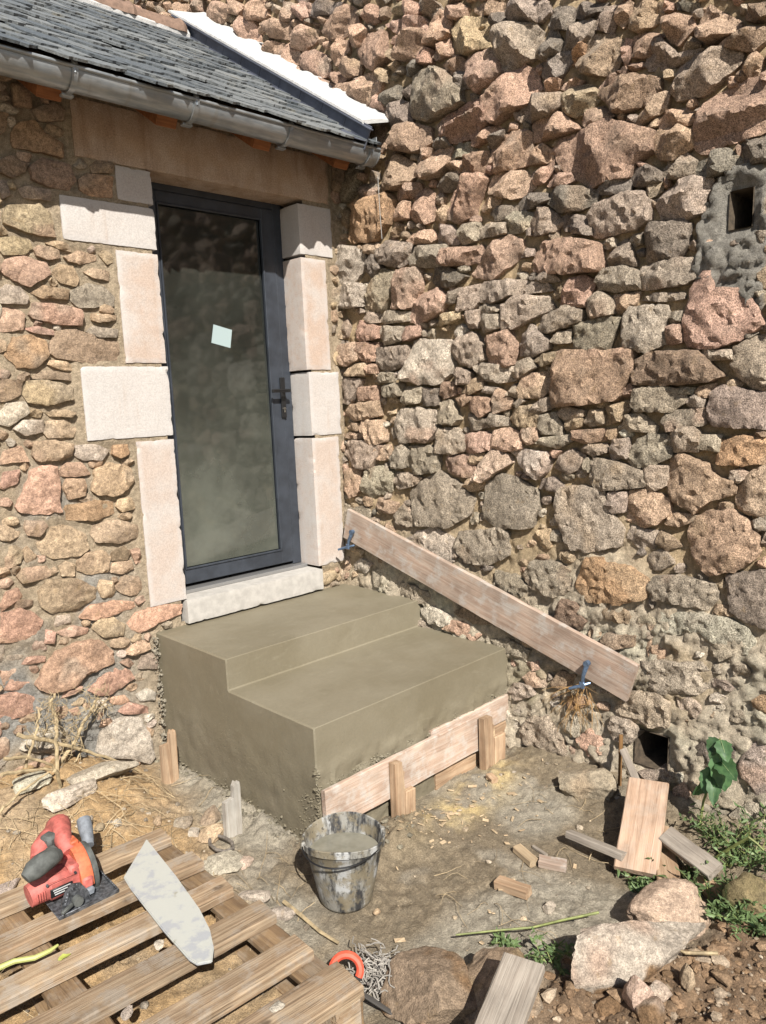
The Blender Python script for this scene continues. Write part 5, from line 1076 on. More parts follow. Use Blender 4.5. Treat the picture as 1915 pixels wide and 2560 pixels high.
# ---------------------------------------------------------------- pallet
PX, PZ = -1.785, .15
pal = empty('wooden_pallet', (PX, -1.5, 0)); tag(pal, 'weathered wooden pallet at the bottom left with saw and float on it', 'pallet')
PO = Vector((PX, -1.5, 0)); e1 = Vector((-1, .068, 0)).normalized()
near = [-.958, -1.198, -1.412, -1.638, -1.862, -2.079]
for i, y in enumerate(near):
    w = [.098, .102, .096, .106, .106, .132][i]; xr = PX+[.0, .005, -.006, .012, -.008, .0][i]
    a = Vector((xr, y+w/2, PZ-.019)); b = a+e1*1.25
    Mx, L = between(a-PO, b-PO, (0, 0.02*math.sin(i*2.1), 1))
    plank('deck_board', Mx, L, w, .038, M_PAL, parent=pal, seed=20+i, warp=.004*math.sin(i*1.3))
for k, s in enumerate((.04, .60, 1.18)):
    a = Vector((PX, -.86, .098))+e1*s; b = Vector((PX, -2.07, .098))+e1*s
    Mx, L = between(a-PO, b-PO, (0, 0, 1)); plank('stringer_board', Mx, L, .10, .024, M_PALD, parent=pal, seed=30+k)
    for j, f in enumerate((.05, .5, .95)):
        c = a.lerp(b, f); g = MB(); g.add(*cbox(.10, .11, .082, .004)); o = g.build('block', M_PALD, pal); o.location = Vector((c.x, c.y, .044))-PO; o.rotation_euler.z = -.068
    Mx, L = between(a-PO-Vector((0, 0, .098-.0)), b-PO-Vector((0, 0, .098)), (0, 0, 1)); plank('bottom_board', Mx, L, .10, .02, M_PALD, parent=pal, seed=40+k)
g = MB(); g.add(*cbox(.09, .10, .128, .004)); o = g.build('corner_block', M_PAL, pal); o.location = Vector((PX-.05, -2.02, .066))-PO; o.rotation_euler.z = -.068

# ---------------------------------------------------------------- plastering float lying on the pallet
def mat_float():
    t = NT('white_plastic_with_cement'); p = t.pos()
    c = t.mix(t.ramp(t.noise(p, 14, 4, .65), .50, .62, 0, 1.0), (.50, .51, .475), (.40, .415, .435))
    c = t.mix(t.ramp(t.noise(p, 9, 3, .6), .62, .68, 0, .8), c, (.30, .285, .215))
    return t.fin(c, .35, t.bump(t.noise(p, 60, 4, .6), .2, .004), .45)
M_FLOAT = mat_float()
pf = [(632, 170), (533, 335), (560, 380), (700, 560), (815, 690), (850, 710), (915, 697), (922, 640), (905, 560), (860, 470), (760, 330)]
FZ = PZ+.028
pts = [onz(*cp('L5', *q), FZ+.004) for q in pf]; cen = np.mean(pts, 0)
root = empty('plastering_float', (cen[0], cen[1], PZ)); tag(root, 'pointed white plastic plastering float lying across the pallet', 'float')
poly = [(q[0]-cen[0], q[1]-cen[1]) for q in pts]
if area(np.array(poly)) < 0: poly = poly[::-1]
bm = bmesh.new(); vs_ = [bm.verts.new((x, y, .026)) for x, y in poly]; f_ = bm.faces.new(vs_)
ext = bmesh.ops.extrude_face_region(bm, geom=[f_]); bmesh.ops.translate(bm, verts=[v for v in ext['geom'] if isinstance(v, bmesh.types.BMVert)], vec=(0, 0, .010))
bmesh.ops.recalc_face_normals(bm, faces=bm.faces[:]); bmesh.ops.bevel(bm, geom=[e for e in bm.edges], offset=.003, segments=2, affect='EDGES')
me = bpy.data.meshes.new('blade'); bm.to_mesh(me); bm.free(); me.materials.append(M_FLOAT); link('blade', me, root)
dv = Vector((pts[5][0]-pts[0][0], pts[5][1]-pts[0][1], 0)).normalized()
g = MB(); g.add(*tube([-dv*.10+Vector((0, 0, .026)), -dv*.09+Vector((0, 0, .008)), dv*.07+Vector((0, 0, .008)), dv*.08+Vector((0, 0, .026))], .011, 10)); g.build('grip', mat_flat('orange_plastic', (.75, .14, .06), .5), root)

# ---------------------------------------------------------------- bucket
def mat_bucket(name, wet):
    t = NT(name); p = t.objc()
    st = t.noise(t.mapping(p, (1, 1, .28)), 22, 4, .65)
    c = t.mix(t.ramp(st, .40, .56), (.045, .045, .047), (.30, .29, .26))
    c = t.mix(t.ramp(t.noise(t.mapping(p, (1, 1, .35)), 17, 4, .6), .54, .62, 0, .9), c, (.47, .475, .47))
    c = t.mix(t.ramp(t.noise(p, 12, 4, .65), .44, .58, 0, .85), c, (.25, .21, .14))
    c = t.mix(t.ramp(t.noise(p, 70, 3, .7), .58, .68, 0, .7), c, (.05, .05, .05))
    return t.fin(c, .7, t.bump(t.noise(p, 90, 4, .7), .5, .004), .3)
M_BUCK = mat_bucket('cement_caked_bucket', False)
bp_ = Vector((-1.418, -1.575, 0)); bp_.z = gz(bp_.x, bp_.y)-.002
bk = empty('bucket', bp_, 0.0); tag(bk, 'cement-smeared black bucket of grey water in front of the steps', 'bucket')
rb, rt, hb = .098, .142, .262
NB = 56
V, F = lathe([(.002, .006), (rb-.012, .004), (rb-.002, .010), (rb+.002, .02), (rb+(rt-rb)*.5, hb*.5), (rt-.006, hb-.03), (rt-.004, hb-.028), (rt+.003, hb-.026), (rt+.003, hb-.012), (rt+.004, hb-.002), (rt+.001, hb), (rt-.004, hb-.002), (rt-.009, hb-.03), (rb+(rt-rb)*.5-.004, hb*.5), (rb-.004, .016), (.002, .016)], NB)
V = np.array(V); ang = np.arctan2(V[:, 1], V[:, 0]); up = sm(V[:, 2], .02, hb)
sq = 1+.055*up*np.cos(2*(ang-math.radians(-48)))+.012*up*np.cos(3*ang+1)
V[:, 0] *= sq; V[:, 1] *= sq; V[:, 2] += up*.010*np.cos(2*(ang-math.radians(40)))
g = MB(); g.add(V, F); g.build('shell', M_BUCK, bk, sharp=50)
def mat_water():
    t = NT('murky_water'); p = t.pos()
    c = t.mix(t.ramp(t.noise(p, 12, 3, .6), .35, .65), (.20, .19, .15), (.27, .255, .205))
    return t.fin(c, .12, t.bump(t.noise(p, 25, 2, .5), .05, .003), .5)
g = MB(); wl_ = hb*.74; n = 48; rw = rb+(rt-rb)*.74-.004
ring = []
for k in range(n):
    a = 2*math.pi*k/n; s_ = 1+.055*.8*math.cos(2*(a-math.radians(-48))); ring.append((rw*s_*math.cos(a), rw*s_*math.sin(a), wl_))
g.add(ring+[(0, 0, wl_)], [[k, (k+1) % n, n] for k in range(n)]); g.build('water', mat_water(), bk)
# wire bail resting forward over the rim
ha = math.radians(150); p0 = Vector((math.cos(ha)*(rt+.008), math.sin(ha)*(rt+.008), hb-.018)); p1 = Vector((-p0.x*1.0, -p0.y*1.0, hb-.018))
fw = Vector((-.62, -.78, 0)).normalized(); pl = []
for k in range(25):
    a = math.pi*k/24; m_ = (p0+p1)/2; pl.append(m_+(p0-m_)*math.cos(a)*1.02+(fw*.165+Vector((0, 0, -.012)))*math.sin(a))
g = MB(); g.add(*tube(pl, .0032, 6)); g.build('bail_handle', mat_flat('black_wire', (.03, .03, .032), .45, metal=.5), bk)
for pz in (p0, p1):
    g = MB(); g.add(*cbox(.018, .022, .03, .005), M=TR(pz.x, pz.y, pz.z, rz=ha)); g.build('handle_lug', M_BUCK, bk)

# ---------------------------------------------------------------- circular saw standing on its base plate
M_RED = mat_flat('dusty_red_plastic', (.47, .125, .105), .65, nz=(22, .7, 1.5)); M_ORG = mat_flat('orange_red_guard', (.58, .145, .065), .6, nz=(30, .75, 1.35))
M_DGR = mat_flat('dusty_dark_rubber', (.085, .09, .085), .75, nz=(25, .7, 1.5)); M_PLT = mat_flat('scuffed_plate', (.10, .105, .115), .5, metal=.5, nz=(70, .5, 2.2)); M_GRYP = mat_flat('grey_dust_port', (.20, .22, .25), .65, nz=(40, .8, 1.3))
SZ = PZ+.002
pF = onz(*cp('L5', 455, 385), SZ); pB = onz(*cp('L5', 440, 190), SZ); pL = onz(*cp('L5', 250, 530), SZ)
ff = Vector((-.02, -1, 0)).normalized(); rt_ = Vector((ff.y, -ff.x, 0))   # saw's right hand = motor side
so = Vector((pF[0], pF[1], SZ))
saw = empty('circular_saw', so); tag(saw, 'dusty red cordless circular saw standing on the pallet', 'circular saw')
saw.matrix_basis = Matrix(((ff.x, rt_.x, 0, so.x), (ff.y, rt_.y, 0, so.y), (0, 0, 1, so.z), (0, 0, 0, 1)))
# local: +x front, +y motor side, +z up (mirrored basis, so geometry is written with y' = -y below)
saw.matrix_basis = Matrix(((ff.x, -rt_.x, 0, so.x), (ff.y, -rt_.y, 0, so.y), (0, 0, 1, so.z), (0, 0, 0, 1)))
def sp(name, mat, *shapes, parent=saw, smooth=True):
    g = MB()
    for V, F, Mx in shapes: g.add(V, F, Mx)
    return g.build(name, mat, parent, smooth=smooth, sharp=38)
bx = lambda sx, sy, sz, x, y, z, c=.006, rx=0, ry=0, rz=0: (*cbox(sx, sy, sz, c), TR(x, -y, z, rx, ry, rz))
sp('base_plate', M_PLT, bx(.350, .205, .005, -.120, .078, .004, .002), bx(.350, .005, .014, -.120, -.024, .009, .001), bx(.005, .205, .014, .053, .078, .009, .001), *[bx(.008, .006, .004, .04-.014*i, -.022, .018, .001) for i in range(23)])
def arc_guard(r0, r1, y0, y1, a0, a1, n=18):
    V = []; F = []
    for k in range(n+1):
        a = math.radians(a0+(a1-a0)*k/n); c_, s_ = math.cos(a), math.sin(a)
        for r, y in ((r0, y0), (r1*.985, y0), (r1, y0+.006), (r1, y1-.006), (r1*.985, y1), (r0, y1)): V.append((r*c_, -y, r*s_))
    for k in range(n):
        for j in range(6): F.append([k*6+j, k*6+(j+1) % 6, (k+1)*6+(j+1) % 6, (k+1)*6+j])
    F += [list(range(6))[::-1], [n*6+j for j in range(6)]]
    return V, F
gc_ = TR(-.105, 0, .050)
sp('blade_guard', M_ORG, (*arc_guard(.02, .105, .034, .076, -6, 170), gc_), bx(.05, .03, .02, -.12, .055, .158, .008))
sp('saw_blade', M_PLT, (*[(lambda V, F: ([(v[0], -.022+v[2]*.02, v[1]) for v in V], F))(*prism([(.08*math.cos(2*math.pi*k/40)*(1 if k % 2 else .955), .08*math.sin(2*math.pi*k/40)*(1 if k % 2 else .955)) for k in range(40)], .1))][0], gc_))
sp('lower_guard', M_DGR, (*arc_guard(.05, .090, .010, .032, -50, 190), gc_), bx(.06, .03, .03, -.225, .0, .045))
cyl = lambda a, b, r, n=18: (*tube([Vector((a[0], -a[1], a[2])), Vector((b[0], -b[1], b[2]))], r, n), Matrix.Identity(4))
mo = sp('motor_housing', M_RED, bx(.095, .11, .085, -.065, .135, .068, .020), cyl((-.065, .17, .068), (-.062, .235, .062), [.047, .038]), bx(.11, .04, .10, -.075, .088, .075, .02), bx(.006, .10, .004, -.018, .14, .098, .001), *[bx(.004, .004, .03, -.016, .195+.008*i, .07, .001) for i in range(4)])
sp('name_plate', mat_flat('black_label', (.015, .016, .018), .4), bx(.005, .075, .030, -.0165, .140, .062, .001), parent=mo)
sp('label_stripes', mat_flat('label_print', (.55, .56, .56), .5), *[bx(.0020, .058-.012*i, .0035, -.0135, .140+.004*i, .071-.008*i, .0006) for i in range(3)], parent=mo)
sp('screws', M_PLT, *[cyl((-.02, yy, zz), (-.015, yy, zz), .005, 8) for yy, zz in ((.09, .10), (.185, .098), (.09, .035))], parent=mo)
tb = lambda pts, r, n=14: (*tube([(x, -y, z) for x, y, z in pts], r, n), Matrix.Identity(4))
sp('handle_body', M_RED, tb([(-.10, .075, .13), (-.15, .075, .158), (-.21, .060, .165), (-.275, .045, .150), (-.325, .035, .120), (-.345, .03, .085), (-.33, .035, .05)], [.028, .030, .034, .042, .046, .042, .03]), bx(.13, .07, .05, -.25, .075, .05, .018))
sp('shoulder', M_RED, tb([(-.26, .07, .14), (-.225, .105, .145), (-.19, .145, .135), (-.165, .165, .12)], [.036, .036, .034, .024]))
sp('rubber_grip', M_DGR, tb([(-.035, .135, .178), (-.020, .160, .190), (-.010, .195, .188), (-.002, .228, .180), (.004, .255, .168)], [.022, .033, .036, .034, .020], 12))
sp('trigger_guard', M_DGR, bx(.055, .05, .045, -.19, .11, .158, .012, rz=.4), bx(.05, .045, .05, -.11, .13, .145, .014))
sp('dust_port', M_GRYP, tb([(-.225, -.035, .055), (-.255, -.045, .075), (-.285, -.052, .095), (-.315, -.058, .115)], [.021, .023, .027, .026]))
sp('bevel_quadrant', M_PLT, (*[(lambda V, F: ([(.0+v[2], -.06-v[0], v[1]+.006) for v in V], F))(*prism([(0, 0), (.10, 0), (.098, .03), (.085, .06), (.06, .085), (.03, .075), (.01, .04)], .007))][0], TR(.018, 0, 0)), *[bx(.010, .008, .012, .024, .165-.012*abs(i-3)*.5-.01*i, .03+.010*i, .002) for i in range(6)])
sp('clamp_knob', M_DGR, cyl((.025, .11, .03), (.048, .11, .032), .017, 12), bx(.012, .05, .012, .05, .15, .028, .004, rz=.5))
sp('guard_nose', M_RED, bx(.03, .038, .04, -.010, .056, .055, .010)); sp('nose_foot', M_GRYP, bx(.03, .036, .026, .002, .058, .026, .006))
# ---------------------------------------------------------------- rocks
def rock_mesh(dims, tone, seed, sub=4, cuts=12, rough=1.0, tone2=None, soilz=None):
    bm = bmesh.new(); bmesh.ops.create_icosphere(bm, subdivisions=sub, radius=1.0)
    P = np.array([tuple(v.co) for v in bm.verts]); F = [[v.index for v in f.verts] for f in bm.faces]; bm.free()
    r2 = np.random.RandomState(seed)
    for _ in range(cuts):
        n = r2.normal(size=3); n /= np.linalg.norm(n); d = r2.uniform(.5, .85)
        e = P@n-d; P = P-np.where(e > 0, e, 0)[:, None]*n*.93
    P = P*(1+.10*fbm(P+seed, 1.6, 3, seed)[:, None]*rough)
    P = P+np.column_stack([fbm(P+seed+3*i, 4, 4, seed+i) for i in range(3)])*.07*rough
    P = P*(1-.06*np.abs(fbm(P+seed*2, 3.5, 3, seed+8))[:, None]*rough)
    P = P*np.array(dims)/2/np.abs(P).max(0)
    C = stone_col(tone, P*1.0+seed, seed)
    if tone2 is not None:
        k = sm(fbm(P+seed*1.3, 9, 3, seed+44)+ (0 if soilz is None else (soilz-P[:, 2]/dims[2])*1.6), -.05, .2)[:, None]
        C = C*(1-k)+np.array(tone2)*k
    return P, F, C
M_ROCK = mat_stone('field_rock', .010, .3, .10)
NROCK = [0]
def rock(px, dims, rz, tone, label, seed, sink=.25, z=None, tone2=None, soilz=None, rx=0, cat='rock', group=None, name='rock', mat=None, at=None):
    P, F, C = rock_mesh(dims, tone, seed, 5 if max(dims) > .18 else 4 if max(dims) > .08 else 3, tone2=tone2, soilz=soilz)
    o = link(name, mesh(name, P, F, mat or M_ROCK, True, C, 40))
    b = Vector(at) if at else gp(*px)
    o.location = (b.x, b.y, (z if z is not None else b.z)+dims[2]*(.5-sink)); o.rotation_euler = (rx, 0, rz)
    tag(o, label, cat, group); return o
EARTH = (.25, .155, .085)
R5 = lambda x, y: cp('R5', x, y)
L4 = lambda x, y: cp('L4', x, y)
L5 = lambda x, y: cp('L5', x, y)
rock(R5(520, 715), (.25, .33, .20), .3, 'b', 'earth-covered brown boulder right of the pallet corner', 11, .25, tone2=EARTH)
rock(R5(770, 690), (.33, .29, .24), .4, 'o', 'tan boulder under the grey plank at the bottom edge', 12, .28, tone2=(.40, .29, .17))
rock(R5(1215, 560), (.56, .20, .20), -.52, 'w', 'long white-faced boulder lying by the brown soil', 13, .22, tone2=EARTH, soilz=-.15)
rock(R5(1330, 440), (.30, .22, .19), -.3, 'q', 'pinkish rounded boulder behind the long white one', 14, .25, tone2=EARTH, soilz=-.05)
rock(R5(1215, 705), (.085, .09, .125), .2, 'q', 'small upright pink stone in the soil before the white boulder', 15, .15)
rock(R5(1290, 680), (.085, .07, .065), .8, 'w', 'small pale stone beside the upright pink one', 16, .2)
rock(R5(1120, 705), (.10, .08, .07), .1, 'b', 'small earth-brown stone half sunk before the white boulder', 17, .3, tone2=EARTH)
rock(R5(1255, 750), (.10, .09, .08), 1.1, 'b', 'brown stone at the bottom edge below the upright pink one', 18, .3, tone2=EARTH)
rock(R5(1390, 635), (.065, .05, .09), .4, 'o', 'small pointed tan stone sticking out of the soil', 19, .2)
M_MOSS = mat_stone('mossy_rock', .010, .3, .1)
TONE['m'] = (.16, .145, .055)
rock(R5(1590, 385), (.16, .17, .19), .5, 'm', 'moss-green rock among the weeds at the right edge', 20, .2, tone2=(.10, .10, .04), mat=M_MOSS)
rock(R5(1650, 330), (.10, .09, .08), .9, 'b', 'reddish-brown stone behind the mossy rock', 23, .2)
rock(R5(917, 375), (.055, .05, .045), .3, 'w', 'fist-sized pale stone alone on the mud', 21, .2)
rock(cp('R4', 1030, 515), (.32, .20, .19), -1.35, 'g', 'large grey boulder at the foot of the tall wall', 22, .30)
rock(L4(300, 690), (.27, .16, .10), .35, 'w', 'pale flat-topped rock below the dead vine', 31, .25)
rock(L4(440, 590), (.34, .15, .11), -.05, 'w', 'pale rock ledge at the foot of the annex wall', 32, .3)
rock(L4(120, 640), (.22, .14, .08), .2, 'w', 'pale rock left of the dead vine stems', 33, .3)
rock(L5(378, 75), (.085, .06, .04), .6, 'w', 'small white stone behind the saw', 34, .2)
rock(L5(505, 95), (.04, .035, .03), .2, 'w', 'tiny pale stone between saw and stake', 35, .2)
rock(L5(425, 115), (.05, .05, .035), .9, 'o', 'tan stone beside the grey dust port of the saw', 36, .3)
rock(L5(905, 95), (.115, .09, .085), .3, 'o', 'tan rock touching the pale grey stake', 37, .2)
rock(L5(920, 165), (.13, .10, .075), -.2, 'o', 'lower tan rock below the pale grey stake', 38, .25)
rock(L5(790, 110), (.095, .08, .06), .7, 'w', 'pale rock left of the grey stake', 39, .2)
rock(L5(835, 150), (.07, .06, .04), .1, 'w', 'small flat pale rock near the far pallet corner', 40, .3)
rock(L5(680, 95), (.06, .05, .045), .5, 'o', 'small tan rock behind the far pallet board', 41, .25)
rock(L5(960, 280), (.19, .13, .06), -.5, 'w', 'flat pale cement lump under the iron ring', 42, .35)
rock(L5(1060, 280), (.08, .07, .05), .3, 'q', 'pinkish stone right of the iron ring', 43, .3)
rock(L5(1090, 420), (.14, .07, .04), -.9, 'w', 'white cement crust along the pallet end', 44, .3)
rock(L5(1215, 500), (.11, .06, .04), -.9, 'w', 'lower white cement crust by the pallet end', 45, .3)
rock(L5(20, 365), (.13, .08, .04), .2, 'w', 'white stones at the left edge behind the pallet', 46, .3)
rock(L5(1625, 490), (.035, .03, .025), .2, 'o', 'tan pebble right of the bucket base', 47, .2)
for i, (q, lb) in enumerate(((( 1195, 895), 'white cement lump on the nearest pallet board'), ((550, 925), 'white cement splash on the middle of a pallet board'), ((690, 630), 'small white cement crumb between pallet boards'))):
    rock(None, (.05, .035, .016), i*.7, 'w', lb, 120+i, .2, at=tuple(onz(*L5(*q), PZ)), cat='cement lump', name='cement_lump')
# gravel, crumbs, straw: too many to count
def rnd_ground(x0, x1, y0, y1, cond=None, dz=0.0):
    def f(rr):
        x = rr.uniform(x0, x1); y = rr.uniform(y0, y1)
        if x > XS-.01 and y > -D2-.02: return None
        if cond and rr.random() > cond(x, y): return None
        return (x, y, gz(x, y)+dz)
    return f
def fast_z(g):  # settle all crumbs at once
    return g
M_GRAV = mat_stone('gravel', .006, .25, .05)
def scatter(name, n, box, cond, rmin, rmax, seed, cols, label, cat, flat=.7):
    rr = np.random.RandomState(seed); x = rr.uniform(box[0], box[1], n); y = rr.uniform(box[2], box[3], n)
    keep = ~((x > XS-.005) & (y > -D2-.01)) & (rr.rand(n) < cond(x, y)); x, y = x[keep], y[keep]; z = gh(x, y)
    bm = bmesh.new(); bmesh.ops.create_icosphere(bm, subdivisions=1, radius=1); bv = np.array([tuple(v.co) for v in bm.verts]); bf = np.array([[v.index for v in f.verts] for f in bm.faces]); bm.free()
    m = len(x); r = rmin*(rmax/rmin)**(rr.rand(m)**2.4)
    s = np.column_stack([rr.uniform(.7, 1.4, m), rr.uniform(.7, 1.3, m), rr.uniform(.5, 1.0, m)*flat])*r[:, None]
    v = bv[None]*(1+.25*rr.uniform(-1, 1, (m, len(bv), 1)))*s[:, None]
    a = rr.rand(m)*6.28; ca, sa = np.cos(a)[:, None], np.sin(a)[:, None]
    X = v[..., 0]*ca-v[..., 1]*sa+x[:, None]; Y = v[..., 0]*sa+v[..., 1]*ca+y[:, None]; Zz = v[..., 2]+z[:, None]+(r*.25)[:, None]
    P = np.stack([X, Y, Zz], -1).reshape(-1, 3); F = (bf[None]+np.arange(m)[:, None, None]*len(bv)).reshape(-1, 3)
    cc = np.array(cols)[rr.randint(0, len(cols), m)]*rr.uniform(.75, 1.2, (m, 1))
    o = link(name, mesh(name, P, F.tolist(), M_GRAV, False, np.repeat(cc, len(bv), 0))); tag(o, label, cat, kind='stuff'); return o
scatter('gravel', 2600, (-3.0, .05, -3.1, -.05), lambda x, y: .25+.5*ochre_mask(x, y)+.2*(x > -.6), .003, .016, 1, [(.45, .36, .25), (.36, .31, .25), (.50, .42, .32), (.30, .25, .19)], 'loose gravel and crumbs scattered over the mud', 'gravel')
scatter('soil_clods', 2600, (-1.7, .0, -3.15, -2.2), lambda x, y: soil_mask(x, y), .005, .028, 2, [(.27, .175, .105), (.24, .155, .09), (.31, .21, .13), (.42, .33, .24)], 'brown soil clods at the bottom right', 'soil')
scatter('mortar_crumbs', 1300, (-1.55, -.75, -1.62, .0), lambda x, y: np.exp(-((x-XS+.04)/.05)**2)+.9*np.exp(-(((x+1.0)/.16)**2+((y+1.43)/.09)**2)), .004, .018, 3, [(.24, .215, .16), (.29, .26, .20)], 'grey mortar crumbs along the foot of the steps', 'mortar')
# wood chips and saw dust flakes
rr = random.Random(12); g = MB(); M_CHIP = M_FRESH2
for _ in range(110):
    if rr.random() < .75: x, y = rr.gauss(-.72, .22), rr.gauss(-1.52, .09)
    else: x, y = rr.uniform(-1.5, -.5), rr.uniform(-2.1, -1.4)
    if y > -D2-.06: continue
    s = rr.choice([.006, .008, .01, .014, .02]); g.add(*cbox(s*rr.uniform(1, 2.4), s*rr.uniform(.5, 1), .004, .001), M=TR(x, y, gz(x, y)+.005, rr.gauss(0, .25), rr.gauss(0, .25), rr.random()*6))
tag(g.build('wood_chips', M_CHIP, smooth=False), 'pale wood chips spilt before the formwork board', 'wood chips', kind='stuff')
rr = random.Random(21)
def strand(p, ang, L, r, curl=.5, lift=.0, n=6, drop=True):
    pts = []; a = ang; x, y = p
    for k in range(n):
        z = gz(x, y)+r*1.5+lift*math.sin(math.pi*k/(n-1)) if drop else p[2]
        pts.append((x, y, z)); x += math.cos(a)*L/(n-1); y += math.sin(a)*L/(n-1); a += rr.gauss(0, curl/n*1.5)
    return tube(pts, [r*(1-.5*k/(n-1)) for k in range(n)], 4)
M_STRAW = mat_flat('dry_straw', (.40, .31, .19), .85, nz=(9, .5, 1.5))
g = MB()
for _ in range(230):
    t_ = rr.random()
    if t_ < .72: x, y = -2.02+rr.gauss(0, .26), -.50+rr.gauss(0, .24)
    elif t_ < .85: x, y = rr.gauss(-1.6, .12), rr.gauss(-.45, .16)
    else: x, y = rr.gauss(-1.5, .14), rr.gauss(-1.3, .22)
    if x > XS-.03 or y > -.03 or x < -3 or (x > -1.6 and rr.random() < .5): continue
    g.add(*strand((x, y), rr.random()*6.28, rr.uniform(.05, .28), rr.uniform(.0008, .0022), .8, rr.uniform(.0, .05 if t_ < .72 else .012)))
tag(g.build('dry_straw', M_STRAW), 'tangled dry straw and dead weeds left of the steps', 'straw', kind='stuff')
g = MB()
for _ in range(42):
    x, y = rr.uniform(-1.2, -.25), rr.uniform(-2.35, -1.65)
    g.add(*strand((x, y), rr.random()*6.28, rr.uniform(.05, .2), rr.uniform(.0008, .0018), 1.0, rr.uniform(0, .03)))
tag(g.build('dry_grass_stalks', M_STRAW), 'thin dry stalks strewn over the mud on the right', 'stalks', kind='stuff')

# ---------------------------------------------------------------- loose timber on the right
w2 = lambda x, y: (1400+x*.3112, 1700+y*.3112)
BLc = Vector(onz(*w2(430, 1500), .015)); BRc = Vector(onz(*w2(790, 1590), .015)); TLc = Vector(onx(*w2(555, 790), -.255)); TRc = Vector(onx(*w2(880, 845), -.235))
b0 = (BLc+BRc)/2; b1 = (TLc+TRc)/2; nrm = (b1-b0).cross(BRc-BLc); nrm = nrm if nrm.z > 0 else -nrm
Mx, L = between(b0, b1, nrm); plank('loose_board', Mx, L, (BRc-BLc).length*.98, .026, M_BOARD, 'wide fresh board leaning at the foot of the tall wall', 'board', seed=51)
g = Vector((0, 0, .02))
a = Vector(onz(*w2(850, 1240), .10)); b = Vector(onz(*w2(1250, 1545), .075)); Mx, L = between(a, b, (-.55, -.35, .75)); plank('loose_board', Mx, L, .075, .030, M_GREYW, 'grey weathered board sloping through the weeds', 'board', seed=52)
a = Vector(onz(*w2(790, 1180), .03)); b = Vector(onz(*w2(890, 1690), .02)); Mx, L = between(a, b, (0, -.1, 1)); plank('loose_board', Mx, L, .085, .022, M_FRESH, 'short board under the wide leaning one', 'board', seed=53)
a = Vector(onz(*w2(70, 1235), .035)); b = Vector(onz(*w2(520, 1420), .045)); Mx, L = between(a, b, (.25, -.35, 1)); plank('loose_batten', Mx, L, .045, .030, M_GREYW, 'narrow batten lying left of the leaning board', 'batten', seed=54)
a = Vector(onx(*w2(520, 590), -.14)); b = Vector(onx(*w2(610, 800), -.24)); Mx, L = between(a, b, (-.8, -.5, .3)); plank('loose_lath', Mx, L+.05, .032, .014, M_GREYW, 'short grey lath sticking up behind the leaning board', 'lath', seed=55)
a = Vector(onx(*w2(490, 440), -.06)); b = Vector(onx(*w2(480, 850), -.14)); Mx, L = between(a, b, (-.8, -.5, .1)); plank('bark_strip', Mx, L, .016, .008, mat_wood('bark_brown', (.30, .165, .06), (.22, .11, .04), (.1, .05, .02), 1, knots=False), 'thin brown strip of wood standing left of the drain hole', 'strip', seed=56)
a = Vector(gp(*w2(1130, 1650)))+Vector((0, 0, .03)); b = Vector(gp(*w2(1280, 1790)))+Vector((0, 0, .01)); Mx, L = between(a, b, (-.2, -.3, 1)); plank('wood_offcut', Mx, L, .07, .02, M_FRESH, 'reddish board end showing through the weeds', 'offcut', seed=57)
def offcut(pa, pb, w, t, label, mat, seed):
    a = gp(*pa); b = gp(*pb); a.z += t*.55; b.z += t*.55; Mx, L = between(a, b, (0, 0, 1)); return plank('wood_offcut', Mx, L, w, t, mat, label, 'offcut', group='timber offcuts on the mud', seed=seed)
r4 = lambda x, y: cp('R4', x, y)
offcut(R5(740, 297), R5(848, 333), .048, .036, 'orange-brown offcut lying alone on the mud', M_FRESH, 61)
offcut(r4(808, 722), r4(866, 772), .042, .030, 'split offcut with a pale broken face', M_FRESH2, 62)
offcut(r4(882, 765), r4(976, 785), .050, .032, 'greyish offcut right of the split one', M_PINK, 63)
offcut(r4(862, 708), r4(908, 738), .014, .012, 'thin splinter behind the two offcuts', M_GREYW, 64)
offcut(cp('R4', 712, 470), cp('R4', 732, 488), .035, .025, 'small block at the foot of the split stake pair', M_FRESH, 65)
# grey plank on the boulder at the bottom edge
A = Vector(onz(*R5(832, 552), .235)); Bq = Vector(onz(*R5(745, 763), .215)); d = (Bq-A).normalized(); e = A+d*.62; e.z = .14
Mx, L = between(A, e, (-.08, -.05, 1)); plank('grey_plank', Mx, L, .118, .032, M_GREYW, 'grey knotty plank end resting on the tan boulder', 'plank', seed=71)

# ---------------------------------------------------------------- small finds beside the pallet
M_IRON = mat_flat('dull_iron', (.25, .22, .19), .6, metal=.4, nz=(50, .6, 1.4))
c = gp(*L5(945, 222)); g = MB()
rp_ = [(-.048, .02), (-.03, .032), (.0, .03), (.03, .02), (.052, -.004), (.04, -.024), (.012, -.026), (-.02, -.012), (-.048, .02)]
e_ = Vector((.35, -.94, 0)).normalized(); f_2 = Vector((.94, .35, 0))
g.add(*tube([c+e_*x*1.5+f_2*y*1.5+Vector((0, 0, .035)) for x, y in rp_], .0075, 7)); tag(g.build('iron_ring', M_IRON), 'flattened iron ring lying on pale rubble past the pallet', 'ring')
c = Vector(onz(*L5(1490, 690), .10)); root = empty('tool_handle', (c.x, c.y, gz(c.x, c.y))); tag(root, 'orange plastic loop handle behind the pallet corner', 'handle')
ex_ = Vector((R_[0], R_[1], 0)).normalized(); g = MB(); V = []; F = []
pts = []
for k in range(19):
    a = math.radians(-30+240*k/18); pts.append(ex_*.040*math.cos(a)*1.1+Vector((0, 0, .085+.036*math.sin(a)))+Vector((_f[0], _f[1], 0))*.02*math.sin(a))
g.add(*tube(pts, .0125, 8)); g.build('loop', mat_flat('orange_red_plastic', (.72, .11, .06), .5, nz=(30, .8, 1.2)), root)
